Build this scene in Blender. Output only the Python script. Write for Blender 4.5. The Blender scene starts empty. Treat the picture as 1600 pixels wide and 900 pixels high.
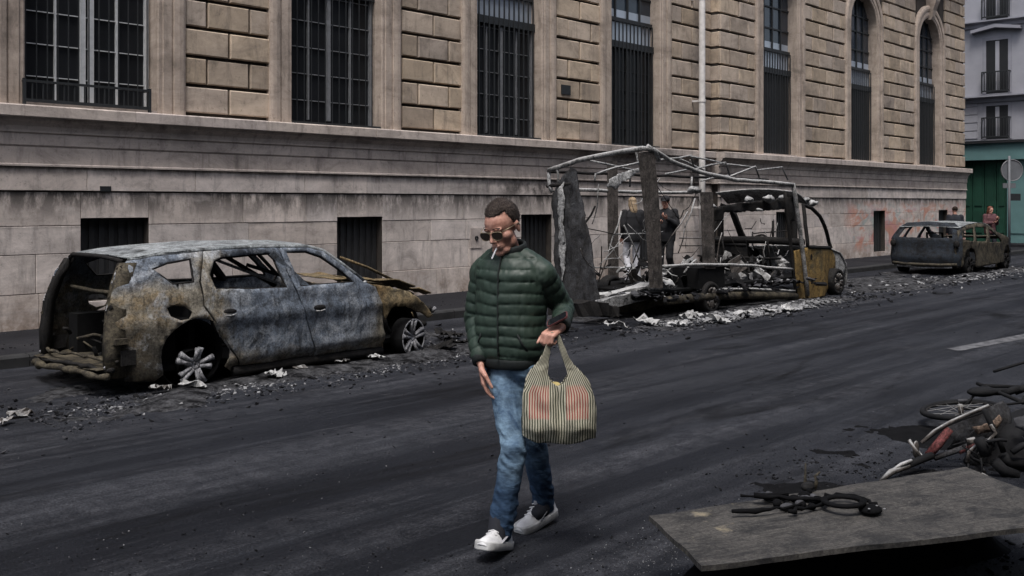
import bpy, bmesh, math, random
import numpy as np
from mathutils import Vector, Matrix, Quaternion, noise as mnoise
from mathutils.geometry import delaunay_2d_cdt

scene = bpy.context.scene
COL = scene.collection
R = math.radians

# ------------------------------------------------------------------ camera, world, sun, exposure
# street frame: X runs along the street, Y across it towards the stone facade, Z up; the camera stands at the origin
YAW = R(46.24)
CAM_H = 1.69
FPX, CX, HY = 1556.0, 800.0, 318.0
cam_d = bpy.data.cameras.new('camera')
cam = bpy.data.objects.new('camera', cam_d); COL.objects.link(cam)
cam.location = (0, 0, CAM_H); cam.rotation_euler = (R(90), 0, -YAW)
cam_d.sensor_width = 36; cam_d.lens = FPX / 1600 * 36; cam_d.shift_y = -(450 - HY) / 1600
cam_d.clip_end = 500; cam_d.clip_start = 0.05
scene.camera = cam

SUN_EL, SUN_AZ = 66, 235            # azimuth: direction (from +Y, clockwise) the light comes from
world = bpy.data.worlds.new('World'); scene.world = world; world.use_nodes = True
wn = world.node_tree
for n in list(wn.nodes): wn.nodes.remove(n)
sky = wn.nodes.new('ShaderNodeTexSky'); sky.sky_type = 'NISHITA'; sky.sun_disc = False
sky.sun_elevation = R(SUN_EL); sky.sun_rotation = R(SUN_AZ); sky.dust_density = 4.0; sky.air_density = 1.0; sky.ozone_density = 1.0
hs = wn.nodes.new('ShaderNodeHueSaturation'); hs.inputs['Saturation'].default_value = 0.68
bg = wn.nodes.new('ShaderNodeBackground'); bg.inputs['Strength'].default_value = 0.12
wo = wn.nodes.new('ShaderNodeOutputWorld')
wn.links.new(sky.outputs[0], hs.inputs['Color']); wn.links.new(hs.outputs[0], bg.inputs[0]); wn.links.new(bg.outputs[0], wo.inputs[0])
sun_d = bpy.data.lights.new('sun', 'SUN'); sun_d.energy = 1.5; sun_d.angle = R(16); sun_d.color = (1.0, 0.985, 0.96)
sun = bpy.data.objects.new('sun', sun_d); COL.objects.link(sun)
sd = Vector((math.sin(R(SUN_AZ)) * math.cos(R(SUN_EL)), math.cos(R(SUN_AZ)) * math.cos(R(SUN_EL)), math.sin(R(SUN_EL))))
sun.rotation_euler = sd.to_track_quat('Z', 'Y').to_euler(); sun.location = sd * 30
vs = scene.view_settings
vs.view_transform = 'Standard'; vs.look = 'None'; vs.gamma = 1; vs.exposure = 0.85; vs.use_curve_mapping = False
scene.cycles.use_denoising = True
scene.cycles.max_bounces = 6

# ------------------------------------------------------------------ pixel -> place
FW = Vector((math.sin(YAW), math.cos(YAW), 0)); RT = Vector((math.cos(YAW), -math.sin(YAW), 0))
def ray(px, py):
    return FW + RT * ((px - CX) / FPX) + Vector((0, 0, (HY - py) / FPX))
def on_y(px, py, Y):
    d = ray(px, py); t = Y / d.y
    return Vector((t * d.x, Y, CAM_H + t * d.z))
def on_x(px, py, X):
    d = ray(px, py); t = X / d.x
    return Vector((X, t * d.y, CAM_H + t * d.z))
def on_z(px, py, Z=0.0):
    d = ray(px, py); t = (Z - CAM_H) / d.z
    return Vector((t * d.x, t * d.y, Z))
def at_depth(px, py, t):
    d = ray(px, py)
    return Vector((t * d.x, t * d.y, CAM_H + t * d.z))

# ------------------------------------------------------------------ mesh helpers
class MB:
    def __init__(s): s.v = []; s.f = []
    def add(s, vs_, fs):
        b = len(s.v); s.v.extend([tuple(v) for v in vs_]); s.f.extend([tuple(i + b for i in f) for f in fs]); return s
    def box(s, x0, x1, y0, y1, z0, z1):
        return s.add([(x0,y0,z0),(x1,y0,z0),(x1,y1,z0),(x0,y1,z0),(x0,y0,z1),(x1,y0,z1),(x1,y1,z1),(x0,y1,z1)],
                     [(0,3,2,1),(4,5,6,7),(0,1,5,4),(1,2,6,5),(2,3,7,6),(3,0,4,7)])
    def rings(s, rs, cap=True, closed=True):
        n = len(rs[0]); b = len(s.v)
        for r in rs: s.v.extend([tuple(p) for p in r])
        for i in range(len(rs) - 1):
            for j in range(n if closed else n - 1):
                k = (j + 1) % n
                s.f.append((b+i*n+j, b+i*n+k, b+(i+1)*n+k, b+(i+1)*n+j))
        if cap:
            s.f.append(tuple(b + j for j in reversed(range(n)))); s.f.append(tuple(b + (len(rs)-1)*n + j for j in range(n)))
        return s
    def tube(s, pts, rad, n=8, loop=False, flat=1.0, cap=True):
        pts = [Vector(p) for p in pts]; m = len(pts)
        rad = rad if isinstance(rad, (list, tuple)) else [rad] * m
        rs = []; up = None
        for i, p in enumerate(pts):
            a = pts[(i - 1) % m] if (loop or i > 0) else p
            b = pts[(i + 1) % m] if (loop or i < m - 1) else p
            t = (b - a).normalized()
            if up is None: up = Vector((0, 0, 1)) if abs(t.z) < 0.9 else Vector((1, 0, 0))
            sd_ = t.cross(up).normalized(); up = sd_.cross(t).normalized()
            rs.append([p + (sd_ * math.cos(2*math.pi*k/n) + up * (math.sin(2*math.pi*k/n) * flat)) * rad[i] for k in range(n)])
        if loop: rs.append(rs[0])
        return s.rings(rs, cap=cap and not loop)
    def bar(s, a, b, w, h=None, up=(0, 0, 1)):
        a, b = Vector(a), Vector(b); h = h or w; t = (b - a).normalized(); up = Vector(up)
        if abs(t.dot(up)) > 0.97: up = Vector((1, 0, 0))
        sx = t.cross(up).normalized() * (w / 2); sy = sx.cross(t).normalized() * (h / 2)
        return s.rings([[a+sx+sy, a-sx+sy, a-sx-sy, a+sx-sy], [b+sx+sy, b-sx+sy, b-sx-sy, b+sx-sy]])
    def ell(s, c, r, nu=16, nv=10, rot=None):
        c = Vector(c); vs_ = []; fs = []
        for i in range(1, nv):
            th = math.pi * i / nv
            for j in range(nu):
                ph = 2 * math.pi * j / nu
                p = Vector((r[0]*math.sin(th)*math.cos(ph), r[1]*math.sin(th)*math.sin(ph), r[2]*math.cos(th)))
                vs_.append(c + (rot @ p if rot else p))
        top = len(vs_); pt = Vector((0, 0, r[2])); vs_ += [c + (rot @ pt if rot else pt), c - (rot @ pt if rot else pt)]
        for i in range(nv - 2):
            for j in range(nu):
                k = (j + 1) % nu; fs.append((i*nu+j, (i+1)*nu+j, (i+1)*nu+k, i*nu+k))
        for j in range(nu):
            k = (j + 1) % nu; fs.append((top, j, k)); fs.append((top+1, (nv-2)*nu+k, (nv-2)*nu+j))
        return s.add(vs_, fs)
    def cap(s, a, b, ra, rb, n=14):
        """tapered capsule"""
        a, b = Vector(a), Vector(b); t = b - a; L = t.length; t = t / L
        up = Vector((0, 0, 1)) if abs(t.z) < 0.9 else Vector((1, 0, 0))
        sx = t.cross(up).normalized(); sy = sx.cross(t)
        rs = []
        for k in range(1, 5):
            th = math.pi / 2 * k / 4
            rs.append((a - t * ra * math.cos(th), ra * math.sin(th)))
        for k in range(0, 4):
            th = math.pi / 2 * k / 4
            rs.append((b + t * rb * math.sin(th), rb * math.cos(th)))
        rings = [[c + (sx * math.cos(2*math.pi*j/n) + sy * math.sin(2*math.pi*j/n)) * q for j in range(n)] for c, q in rs]
        return s.rings(rings)
    def lathe(s, prof, c, axis, n=24, ang=(0, 2 * math.pi)):
        """prof: (radius, along) pairs; closed ring profile"""
        axis = Vector(axis).normalized(); c = Vector(c)
        up = Vector((0, 0, 1)) if abs(axis.z) < 0.9 else Vector((1, 0, 0))
        a = axis.cross(up).normalized(); b = axis.cross(a)
        full = abs(ang[1] - ang[0] - 2 * math.pi) < 1e-6
        m = n if full else n + 1
        rs = [[c + axis * h + (a * math.cos(t) + b * math.sin(t)) * r for r, h in prof] for t in [ang[0] + (ang[1]-ang[0]) * i / n for i in range(m)]]
        if full: rs.append(rs[0])
        return s.rings(rs, cap=not full)

def tag(o, label=None, cat=None, group=None, kind=None):
    if label: o['label'] = label
    if cat: o['category'] = cat
    if group: o['group'] = group
    if kind: o['kind'] = kind
    return o
def mesh(name, mb, smooth=False):
    me = bpy.data.meshes.new(name); me.from_pydata(mb.v, [], mb.f); me.validate(); me.update()
    if smooth: me.shade_smooth()
    return me
def obj(name, data, mat=None, parent=None, smooth=False):
    if isinstance(data, MB): data = mesh(name, data, smooth)
    o = bpy.data.objects.new(name, data); COL.objects.link(o)
    if mat and not data.materials: data.materials.append(mat)
    if parent: o.parent = parent; o.matrix_parent_inverse = parent.matrix_basis.inverted()
    return o
def fixn(o):
    bm = bmesh.new(); bm.from_mesh(o.data); bmesh.ops.recalc_face_normals(bm, faces=bm.faces); bm.to_mesh(o.data); bm.free(); return o
def thing(name, label, cat, loc=(0, 0, 0), rz=0.0, group=None):
    o = bpy.data.objects.new(name, None); COL.objects.link(o); o.location = loc; o.rotation_euler = (0, 0, rz); o.empty_display_size = 0.2
    return tag(o, label, cat, group)
def fuse(mb, voxel, iters=4, factor=0.5):
    """union of overlapping closed shapes as one smooth skin"""
    me = mesh('tmp', mb); o = bpy.data.objects.new('tmp', me); COL.objects.link(o)
    bm = bmesh.new(); bm.from_mesh(me); bmesh.ops.recalc_face_normals(bm, faces=bm.faces); bm.to_mesh(me); bm.free()
    m = o.modifiers.new('r', 'REMESH'); m.mode = 'VOXEL'; m.voxel_size = voxel
    if iters:
        m = o.modifiers.new('s', 'SMOOTH'); m.factor = factor; m.iterations = iters
    dg = bpy.context.evaluated_depsgraph_get(); dg.update()
    out = bpy.data.meshes.new_from_object(o.evaluated_get(dg))
    bpy.data.objects.remove(o); bpy.data.meshes.remove(me); out.materials.clear(); out.shade_smooth()
    return out
def verts_np(me):
    a = np.empty(len(me.vertices) * 3, np.float32); me.vertices.foreach_get('co', a); return a.reshape(-1, 3)
def norms_np(me):
    a = np.empty(len(me.vertices) * 3, np.float32); me.vertices.foreach_get('normal', a); return a.reshape(-1, 3)
def set_verts(me, a): me.vertices.foreach_set('co', a.astype(np.float32).ravel()); me.update()

def in_poly(x, z, poly):
    c = False; j = len(poly) - 1
    for i in range(len(poly)):
        xi, zi = poly[i]; xj, zj = poly[j]
        if (zi > z) != (zj > z) and x < (xj - xi) * (z - zi) / (zj - zi) + xi: c = not c
        j = i
    return c
def densify(poly, step):
    out = []
    for i, p in enumerate(poly):
        q = poly[(i + 1) % len(poly)]; n = max(1, int(math.hypot(q[0]-p[0], q[1]-p[1]) / step))
        out += [(p[0] + (q[0]-p[0]) * k / n, p[1] + (q[1]-p[1]) * k / n) for k in range(n)]
    return out
def panel(outline, holes, fmap, step=0.06, jag=0.0, rnd=None):
    """sheet with holes: 2D polygon -> triangulated mesh -> fmap(a, b) -> 3D"""
    rnd = rnd or random.Random(3)
    loops = [densify(outline, step)] + [densify(h, step) for h in holes]
    if jag: loops = [[(a + rnd.uniform(-jag, jag), b + rnd.uniform(-jag, jag)) for a, b in l] for l in loops]
    vs_ = []; es = []
    for l in loops:
        b = len(vs_); n = len(l); vs_ += [Vector(p) for p in l]; es += [(b+i, b+(i+1) % n) for i in range(n)]
    xs = [p[0] for p in loops[0]]; zs = [p[1] for p in loops[0]]
    assert max(xs) - min(xs) < 20 and max(zs) - min(zs) < 20, (min(xs), max(xs), min(zs), max(zs))
    x = min(xs) + step / 2
    while x < max(xs):
        z = min(zs) + step / 2
        while z < max(zs):
            if in_poly(x, z, loops[0]) and not any(in_poly(x, z, h) for h in loops[1:]):
                vs_.append(Vector((x + rnd.uniform(-.2, .2) * step, z + rnd.uniform(-.2, .2) * step)))
            z += step
        x += step
    V, E_, Fc, *_ = delaunay_2d_cdt(vs_, es, [], 0, 1e-5)
    mb = MB(); fs = []
    for f in Fc:
        c = (sum(V[i].x for i in f) / 3, sum(V[i].y for i in f) / 3)
        if in_poly(c[0], c[1], loops[0]) and not any(in_poly(c[0], c[1], h) for h in loops[1:]): fs.append(tuple(f))
    mb.add([fmap(v.x, v.y) for v in V], fs)
    return mb
def sheet(name, mb, mat, parent, thick=0.012, smooth=True):
    o = obj(name, mb, mat, parent, smooth)
    m = o.modifiers.new('thickness', 'SOLIDIFY'); m.thickness = thick; m.offset = 0
    return o
def nz(p, s, seed=0.0): return mnoise.noise(Vector((p[0]*s + seed, p[1]*s - seed, p[2]*s + seed*0.7)))
def circle(cx, cz, r, a0, a1, n):
    return [(cx + r * math.cos(R(a0 + (a1-a0)*i/n)), cz + r * math.sin(R(a0 + (a1-a0)*i/n))) for i in range(n + 1)]

# ------------------------------------------------------------------ material helpers
class NT:
    def __init__(s, name):
        s.m = bpy.data.materials.new(name); s.m.use_nodes = True; s.t = s.m.node_tree; s.t.nodes.clear()
        s.out = s.t.nodes.new('ShaderNodeOutputMaterial'); s.b = s.t.nodes.new('ShaderNodeBsdfPrincipled')
        s.t.links.new(s.b.outputs[0], s.out.inputs[0]); s.tc = s.t.nodes.new('ShaderNodeTexCoord'); s.geo = s.t.nodes.new('ShaderNodeNewGeometry')
        s.pos = s.geo.outputs['Position']; s.objc = s.tc.outputs['Object']
    def l(s, a, b): s.t.links.new(a, b)
    def setin(s, sock, v):
        if hasattr(v, 'is_output') : s.l(v, sock)
        else: sock.default_value = v
    def map(s, vec, scale=(1, 1, 1), loc=(0, 0, 0), rot=(0, 0, 0)):
        n = s.t.nodes.new('ShaderNodeMapping'); s.l(vec, n.inputs[0]); n.inputs['Scale'].default_value = scale; n.inputs['Location'].default_value = loc; n.inputs['Rotation'].default_value = rot
        return n.outputs[0]
    def noise(s, vec, scale, detail=4, rough=0.55, dist=0.0, col=False):
        n = s.t.nodes.new('ShaderNodeTexNoise'); s.l(vec, n.inputs['Vector']); n.inputs['Scale'].default_value = scale
        n.inputs['Detail'].default_value = detail; n.inputs['Roughness'].default_value = rough; n.inputs['Distortion'].default_value = dist
        return n.outputs[1 if col else 0]
    def vor(s, vec, scale, feature='F1', out=0):
        n = s.t.nodes.new('ShaderNodeTexVoronoi'); s.l(vec, n.inputs['Vector']); n.inputs['Scale'].default_value = scale; n.feature = feature
        return n.outputs[out]
    def ramp(s, fac, stops, interp='LINEAR'):
        n = s.t.nodes.new('ShaderNodeValToRGB'); s.l(fac, n.inputs[0]); cr = n.color_ramp; cr.interpolation = interp
        while len(cr.elements) < len(stops): cr.elements.new(0.5)
        for e, (p, c) in zip(cr.elements, stops):
            e.position = p; e.color = (c, c, c, 1) if isinstance(c, (int, float)) else (*c, 1)
        return n.outputs[0]
    def mix(s, fac, a, b, mode='MIX'):
        n = s.t.nodes.new('ShaderNodeMix'); n.data_type = 'RGBA'; n.blend_type = mode
        for sock, v in ((n.inputs[0], fac), (n.inputs[6], a), (n.inputs[7], b)):
            if isinstance(v, tuple): v = (*v, 1) if len(v) == 3 else v
            s.setin(sock, v)
        return n.outputs[2]
    def math(s, op, a, b=0.0, clamp=False):
        n = s.t.nodes.new('ShaderNodeMath'); n.operation = op; n.use_clamp = clamp; s.setin(n.inputs[0], a); s.setin(n.inputs[1], b); return n.outputs[0]
    def sep(s, vec):
        n = s.t.nodes.new('ShaderNodeSeparateXYZ'); s.l(vec, n.inputs[0]); return n.outputs
    def rand(s):
        return s.t.nodes.new('ShaderNodeObjectInfo').outputs['Random']
    def bump(s, h, strength=0.3, dist=0.01, prev=None):
        n = s.t.nodes.new('ShaderNodeBump'); n.inputs['Strength'].default_value = strength; n.inputs['Distance'].default_value = dist
        s.l(h, n.inputs['Height'])
        if prev: s.l(prev, n.inputs['Normal'])
        return n.outputs[0]
    def done(s, col, rough=0.8, bump=None, metal=0.0, spec=0.5):
        c = (*col, 1) if isinstance(col, tuple) and len(col) == 3 else col
        s.setin(s.b.inputs['Base Color'], c); s.setin(s.b.inputs['Roughness'], rough); s.b.inputs['Metallic'].default_value = metal
        s.b.inputs['Specular IOR Level'].default_value = spec
        if bump: s.l(bump, s.b.inputs['Normal'])
        return s.m
def plain(name, col, rough=0.7, var=0.25, scale=12.0, metal=0.0, spec=0.4, bump=0.1):
    t = NT(name); n = t.noise(t.objc, scale, 5)
    c = t.mix(t.ramp(n, [(0.3, 0.0), (0.7, 1.0)]), tuple(x * (1 - var) for x in col), tuple(min(1, x * (1 + var)) for x in col))
    return t.done(c, rough, t.bump(t.noise(t.objc, scale * 4, 3), bump, 0.004) if bump else None, metal, spec)
def scorched(name, a, b, c, soot=0.45, ash=0.35, seed=0.0, scale=1.0, ashcol=(0.34, 0.34, 0.35), tint=None, top=0.0, spec=0.12):
    """burnt sheet metal: heat-tinted patches a / b / c, soot blotches and pale ash bloom; tint(t, v, col) may add zones"""
    t = NT(name); v = t.map(t.pos, (1, 1, 1), (seed, seed * 1.7, -seed))
    n1 = t.noise(v, 2.2 * scale, 6, 0.62, 0.6)
    col = t.ramp(n1, [(0.30, a), (0.47, b), (0.52, b), (0.68, c)])
    if tint: col = tint(t, v, col)
    nm = t.noise(v, 9 * scale, 7, 0.75, 0.3)
    col = t.mix(t.ramp(nm, [(0.42, 0.0), (0.66, 0.8)]), col, (0.02, 0.018, 0.016), 'MIX')
    n2 = t.noise(v, 3.6 * scale, 9, 0.75, 1.0)
    col = t.mix(t.ramp(n2, [(1 - soot - 0.08, 0.0), (1 - soot + 0.08, 0.95)]), col, (0.010, 0.010, 0.011))
    n3 = t.noise(t.map(v, (1, 1, 1), (9, 4, 2)), 3.2 * scale, 10, 0.74, 0.5)
    col = t.mix(t.ramp(n3, [(1 - ash - 0.04, 0.0), (1 - ash + 0.14, 0.9)]), col, ashcol)
    fine = t.noise(v, 55, 6, 0.75)
    col = t.mix(0.85, col, t.ramp(fine, [(0.3, 0.1), (0.5, 0.9), (0.7, 1.45)]), 'MULTIPLY')
    run = t.noise(t.map(v, (9, 9, 0.9)), 2.0, 7, 0.75, 0.3)
    col = t.mix(t.ramp(run, [(0.52, 0.0), (0.68, 0.75)]), col, (0.016, 0.014, 0.013))
    if top:                                          # ash that has settled on upward faces
        up = t.ramp(t.sep(t.geo.outputs['Normal'])[2], [(0.35, 0.0), (0.8, 1.0)])
        col = t.mix(t.math('MULTIPLY', t.math('MULTIPLY', up, t.ramp(nm, [(0.35, 0.3), (0.6, 1.0)])), top), col, (0.5, 0.5, 0.5))
    bp = t.bump(fine, 0.4, 0.004, t.bump(nm, 0.4, 0.014))
    return t.done(col, t.ramp(n3, [(0.3, 0.6), (0.6, 0.95)]), bp, 0.0, spec)
def loc(name, data, mat=None, parent=None, smooth=False):
    """like obj(), but the vertices are in the parent's own frame"""
    if isinstance(data, MB): data = mesh(name, data, smooth)
    o = bpy.data.objects.new(name, data); COL.objects.link(o)
    if mat and not data.materials: data.materials.append(mat)
    o.parent = parent
    return o

# ------------------------------------------------------------------ materials of the setting
def stone_mat(name, base, warm, dirt_z=None, graffiti=False, varamt=0.5):
    t = NT(name); r = t.rand()
    p = t.pos
    off = t.t.nodes.new('ShaderNodeVectorMath'); off.operation = 'ADD'; t.l(p, off.inputs[0])
    comb = t.t.nodes.new('ShaderNodeCombineXYZ'); t.l(t.math('MULTIPLY', r, 37.0), comb.inputs[0]); t.l(t.math('MULTIPLY', r, 91.0), comb.inputs[2]); t.l(comb.outputs[0], off.inputs[1])
    v = off.outputs[0]
    col = t.mix(t.ramp(r, [(0.0, 0.0), (1.0, 1.0)]), base, warm)
    col = t.mix(varamt, col, t.ramp(t.math('FRACT', t.math('MULTIPLY', r, 7.31)), [(0.0, 0.62), (0.5, 0.9), (1.0, 1.0)]), 'MULTIPLY')
    n1 = t.noise(v, 2.3, 8, 0.72, 0.7)
    col = t.mix(0.9, col, t.ramp(n1, [(0.30, 0.50), (0.45, 0.90), (0.62, 1.08), (0.75, 1.2)]), 'MULTIPLY')
    n2 = t.noise(t.map(v, (5, 5, 0.8)), 1.4, 6, 0.7)          # vertical rain streaks
    col = t.mix(t.ramp(n2, [(0.53, 0.0), (0.72, 0.75)]), col, tuple(x * 0.34 for x in base))
    n4 = t.noise(v, 13, 8, 0.8)
    col = t.mix(t.ramp(n4, [(0.56, 0.0), (0.70, 0.75)]), col, tuple(x * 0.26 for x in base))
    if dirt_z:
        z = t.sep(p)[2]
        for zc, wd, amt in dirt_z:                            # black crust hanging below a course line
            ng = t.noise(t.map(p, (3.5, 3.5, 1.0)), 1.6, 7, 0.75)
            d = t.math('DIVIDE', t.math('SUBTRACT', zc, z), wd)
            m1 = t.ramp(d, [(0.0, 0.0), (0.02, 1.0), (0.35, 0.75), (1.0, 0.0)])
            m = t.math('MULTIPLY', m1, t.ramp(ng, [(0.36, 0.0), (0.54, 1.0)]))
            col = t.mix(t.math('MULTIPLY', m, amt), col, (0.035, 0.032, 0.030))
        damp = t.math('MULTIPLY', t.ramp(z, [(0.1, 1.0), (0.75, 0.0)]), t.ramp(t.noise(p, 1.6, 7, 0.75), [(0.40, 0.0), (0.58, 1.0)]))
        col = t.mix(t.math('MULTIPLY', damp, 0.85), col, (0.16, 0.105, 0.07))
    big = t.noise(t.map(p, (0.5, 0.5, 1.3)), 1.1, 8, 0.75, 0.8)             # broad weathering that runs across the joints
    col = t.mix(t.ramp(big, [(0.46, 0.0), (0.70, 0.62)]), col, tuple(x * 0.30 for x in base))
    pale = t.noise(t.map(p, (0.8, 0.8, 1.6), (5, 2, 8)), 1.7, 7, 0.7, 0.5)
    col = t.mix(t.ramp(pale, [(0.55, 0.0), (0.72, 0.35)]), col, tuple(min(1, x * 1.25) for x in base))
    sx, sy, sz = t.sep(p)                                                    # scorch marks where the van burnt against the wall
    for cx_, cz_, rx, rz in ((17.2, 2.75, 2.2, 0.35), (19.8, 2.35, 1.6, 0.5), (14.5, 2.0, 2.6, 0.3)):
        g1_ = t.math('POWER', t.math('DIVIDE', t.math('SUBTRACT', sx, cx_), rx), 2.0); g2_ = t.math('POWER', t.math('DIVIDE', t.math('SUBTRACT', sz, cz_), rz), 2.0)
        mk = t.ramp(t.math('ADD', g1_, g2_), [(0.0, 1.0), (1.0, 0.0)])
        col = t.mix(t.math('MULTIPLY', mk, t.ramp(t.noise(p, 2.6, 7, 0.75), [(0.40, 0.0), (0.62, 0.9)])), col, (0.03, 0.028, 0.027))
    if graffiti:
        s3 = t.sep(p); 
        zone = t.math('MULTIPLY', t.ramp(t.math('DIVIDE', s3[0], 50.0), [(0.535, 0.0), (0.55, 1.0)]), t.ramp(s3[2], [(0.25, 0.0), (0.5, 1.0)]))
        zone = t.math('MULTIPLY', zone, t.ramp(t.math('DIVIDE', s3[2], 4.0), [(0.37, 1.0), (0.45, 0.0)]))
        g1 = t.math('MULTIPLY', zone, t.ramp(t.noise(t.map(p, (1, 1, 1.6), (3, 0, 1)), 0.9, 5, 0.6, 1.2), [(0.50, 0.0), (0.57, 0.6)]))
        col = t.mix(g1, col, (0.50, 0.17, 0.09))
        g2 = t.math('MULTIPLY', zone, t.ramp(t.noise(t.map(p, (1, 1, 1.6), (13, 5, 9)), 1.1, 5, 0.6, 1.2), [(0.53, 0.0), (0.60, 0.4)]))
        col = t.mix(g2, col, (0.45, 0.20, 0.24))
        g3 = t.math('MULTIPLY', zone, t.ramp(t.noise(t.map(p, (1, 1, 1.6), (33, 5, 29)), 1.1, 5, 0.6, 1.2), [(0.57, 0.0), (0.62, 0.4)]))
        col = t.mix(g3, col, (0.20, 0.34, 0.34))
    bp = t.bump(t.noise(v, 45, 6, 0.7), 0.35, 0.006, t.bump(n1, 0.4, 0.02))
    return t.done(col, 0.92, bp, 0.0, 0.12)
M_rustic = stone_mat('stone_rusticated', (0.49, 0.41, 0.345), (0.54, 0.43, 0.32), varamt=0.95)
M_trim = stone_mat('stone_trim', (0.43, 0.355, 0.30), (0.46, 0.38, 0.315), varamt=0.2)
M_slab = stone_mat('stone_slab', (0.50, 0.435, 0.40), (0.52, 0.45, 0.40), varamt=0.2)
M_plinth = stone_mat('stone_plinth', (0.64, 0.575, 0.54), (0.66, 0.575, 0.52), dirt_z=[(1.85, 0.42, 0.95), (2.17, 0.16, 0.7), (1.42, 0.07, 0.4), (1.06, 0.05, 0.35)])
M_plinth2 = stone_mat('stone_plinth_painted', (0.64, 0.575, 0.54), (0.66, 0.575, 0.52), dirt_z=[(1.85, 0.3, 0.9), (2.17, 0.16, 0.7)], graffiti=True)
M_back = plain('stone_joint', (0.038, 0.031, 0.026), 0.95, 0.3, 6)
M_iron = plain('iron_dark', (0.018, 0.02, 0.022), 0.55, 0.2, 20)
M_shutter = plain('shutter_dark', (0.022, 0.022, 0.023), 0.6, 0.25, 9)
M_wframe = plain('window_paint', (0.50, 0.51, 0.52), 0.55, 0.12, 14)
M_wframe2 = plain('window_paint_dim', (0.17, 0.175, 0.185), 0.6, 0.2, 14)
M_pipe = plain('pipe_paint', (0.60, 0.575, 0.55), 0.6, 0.15, 8)
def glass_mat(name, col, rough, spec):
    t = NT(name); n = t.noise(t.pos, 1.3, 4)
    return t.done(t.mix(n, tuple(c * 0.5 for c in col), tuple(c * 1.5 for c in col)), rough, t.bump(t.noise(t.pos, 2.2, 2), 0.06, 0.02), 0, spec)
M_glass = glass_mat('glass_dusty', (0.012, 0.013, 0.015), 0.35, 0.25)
M_glass_sky = glass_mat('glass_sky_tint', (0.30, 0.34, 0.40), 0.12, 1.0)  # pale blue base painted in for the sky reflected by this band
M_glass_top = glass_mat('glass_top', (0.022, 0.03, 0.042), 0.15, 0.5)  # dark blue base painted in for the darker reflection higher up

# asphalt darkened by fire, dusty streaks that follow the traffic
t = NT('asphalt'); p = t.pos
col = t.ramp(t.noise(p, 0.35, 6, 0.6, 0.6), [(0.3, (0.006, 0.0066, 0.009)), (0.6, (0.014, 0.0152, 0.0195)), (0.8, (0.025, 0.0265, 0.032))])
st = t.noise(t.map(p, (0.10, 1.5, 1.0), (1.3, 0.4, 0)), 1.0, 9, 0.72, 0.25)
dust = t.noise(p, 9.0, 10, 0.85)
stm = t.math('MULTIPLY', t.ramp(st, [(0.44, 0.0), (0.74, 1.0)]), t.ramp(dust, [(0.32, 0.2), (0.66, 1.0)]))
col = t.mix(t.math('MULTIPLY', stm, 0.85), col, (0.070, 0.073, 0.084))
st2 = t.noise(t.map(p, (0.055, 2.6, 1.0), (7.3, 2.2, 0)), 1.0, 7, 0.65, 0.15)
col = t.mix(t.math('MULTIPLY', t.ramp(st2, [(0.50, 0.0), (0.68, 0.8)]), t.ramp(t.noise(p, 4.5, 9, 0.85), [(0.40, 0.0), (0.62, 1.0)])), col, (0.07, 0.071, 0.08))
st3 = t.noise(t.map(p, (0.3, 1.0, 1.0), (17.3, 12.2, 0)), 1.1, 8, 0.7, 0.8)
col = t.mix(t.ramp(st3, [(0.56, 0.0), (0.68, 0.9)]), col, (0.0028, 0.0028, 0.0034))
patch = t.math('MULTIPLY', t.ramp(t.noise(t.map(p, (0.6, 1, 1), (3, 8, 0)), 0.9, 9, 0.8, 0.6), [(0.58, 0.0), (0.70, 1.0)]), t.ramp(t.noise(p, 14, 7, 0.8), [(0.45, 0.0), (0.62, 1.0)]))
col = t.mix(t.math('MULTIPLY', patch, 0.8), col, (0.105, 0.103, 0.11))
gr = t.noise(p, 75, 5, 0.8)
col = t.mix(0.9, col, t.ramp(gr, [(0.34, 0.15), (0.5, 0.9), (0.66, 2.0)]), 'MULTIPLY')
spk = t.ramp(t.vor(p, 42), [(0.05, 1.0), (0.12, 0.0)])
spk = t.math('MULTIPLY', spk, t.ramp(t.noise(p, 1.1, 4), [(0.55, 0.0), (0.68, 0.5)]))
col = t.mix(spk, col, (0.22, 0.22, 0.23))
bp = t.bump(gr, 0.7, 0.008, t.bump(dust, 0.35, 0.014))
M_asphalt = t.done(col, t.ramp(st, [(0.35, 0.50), (0.6, 0.85)]), bp, 0, 0.10)

t = NT('pavement_asphalt'); p = t.pos
col = t.ramp(t.noise(p, 0.7, 8, 0.7, 0.5), [(0.3, (0.008, 0.008, 0.010)), (0.55, (0.018, 0.018, 0.021)), (0.75, (0.034, 0.033, 0.036))])
col = t.mix(0.6, col, t.ramp(t.noise(p, 120, 4, 0.7), [(0.32, 0.45), (0.7, 1.3)]), 'MULTIPLY')
M_pave = t.done(col, 0.85, t.bump(t.noise(p, 120, 4), 0.4, 0.005), 0, 0.1)
M_kerb = plain('kerb_granite', (0.018, 0.018, 0.019), 0.85, 0.45, 5, bump=0.4)
t = NT('road_paint'); p = t.pos
wear = t.ramp(t.noise(p, 7, 9, 0.8), [(0.42, 0.0), (0.6, 1.0)])
M_paint = t.done(t.mix(wear, (0.03, 0.03, 0.033), (0.13, 0.13, 0.138)), 0.8)

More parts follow.
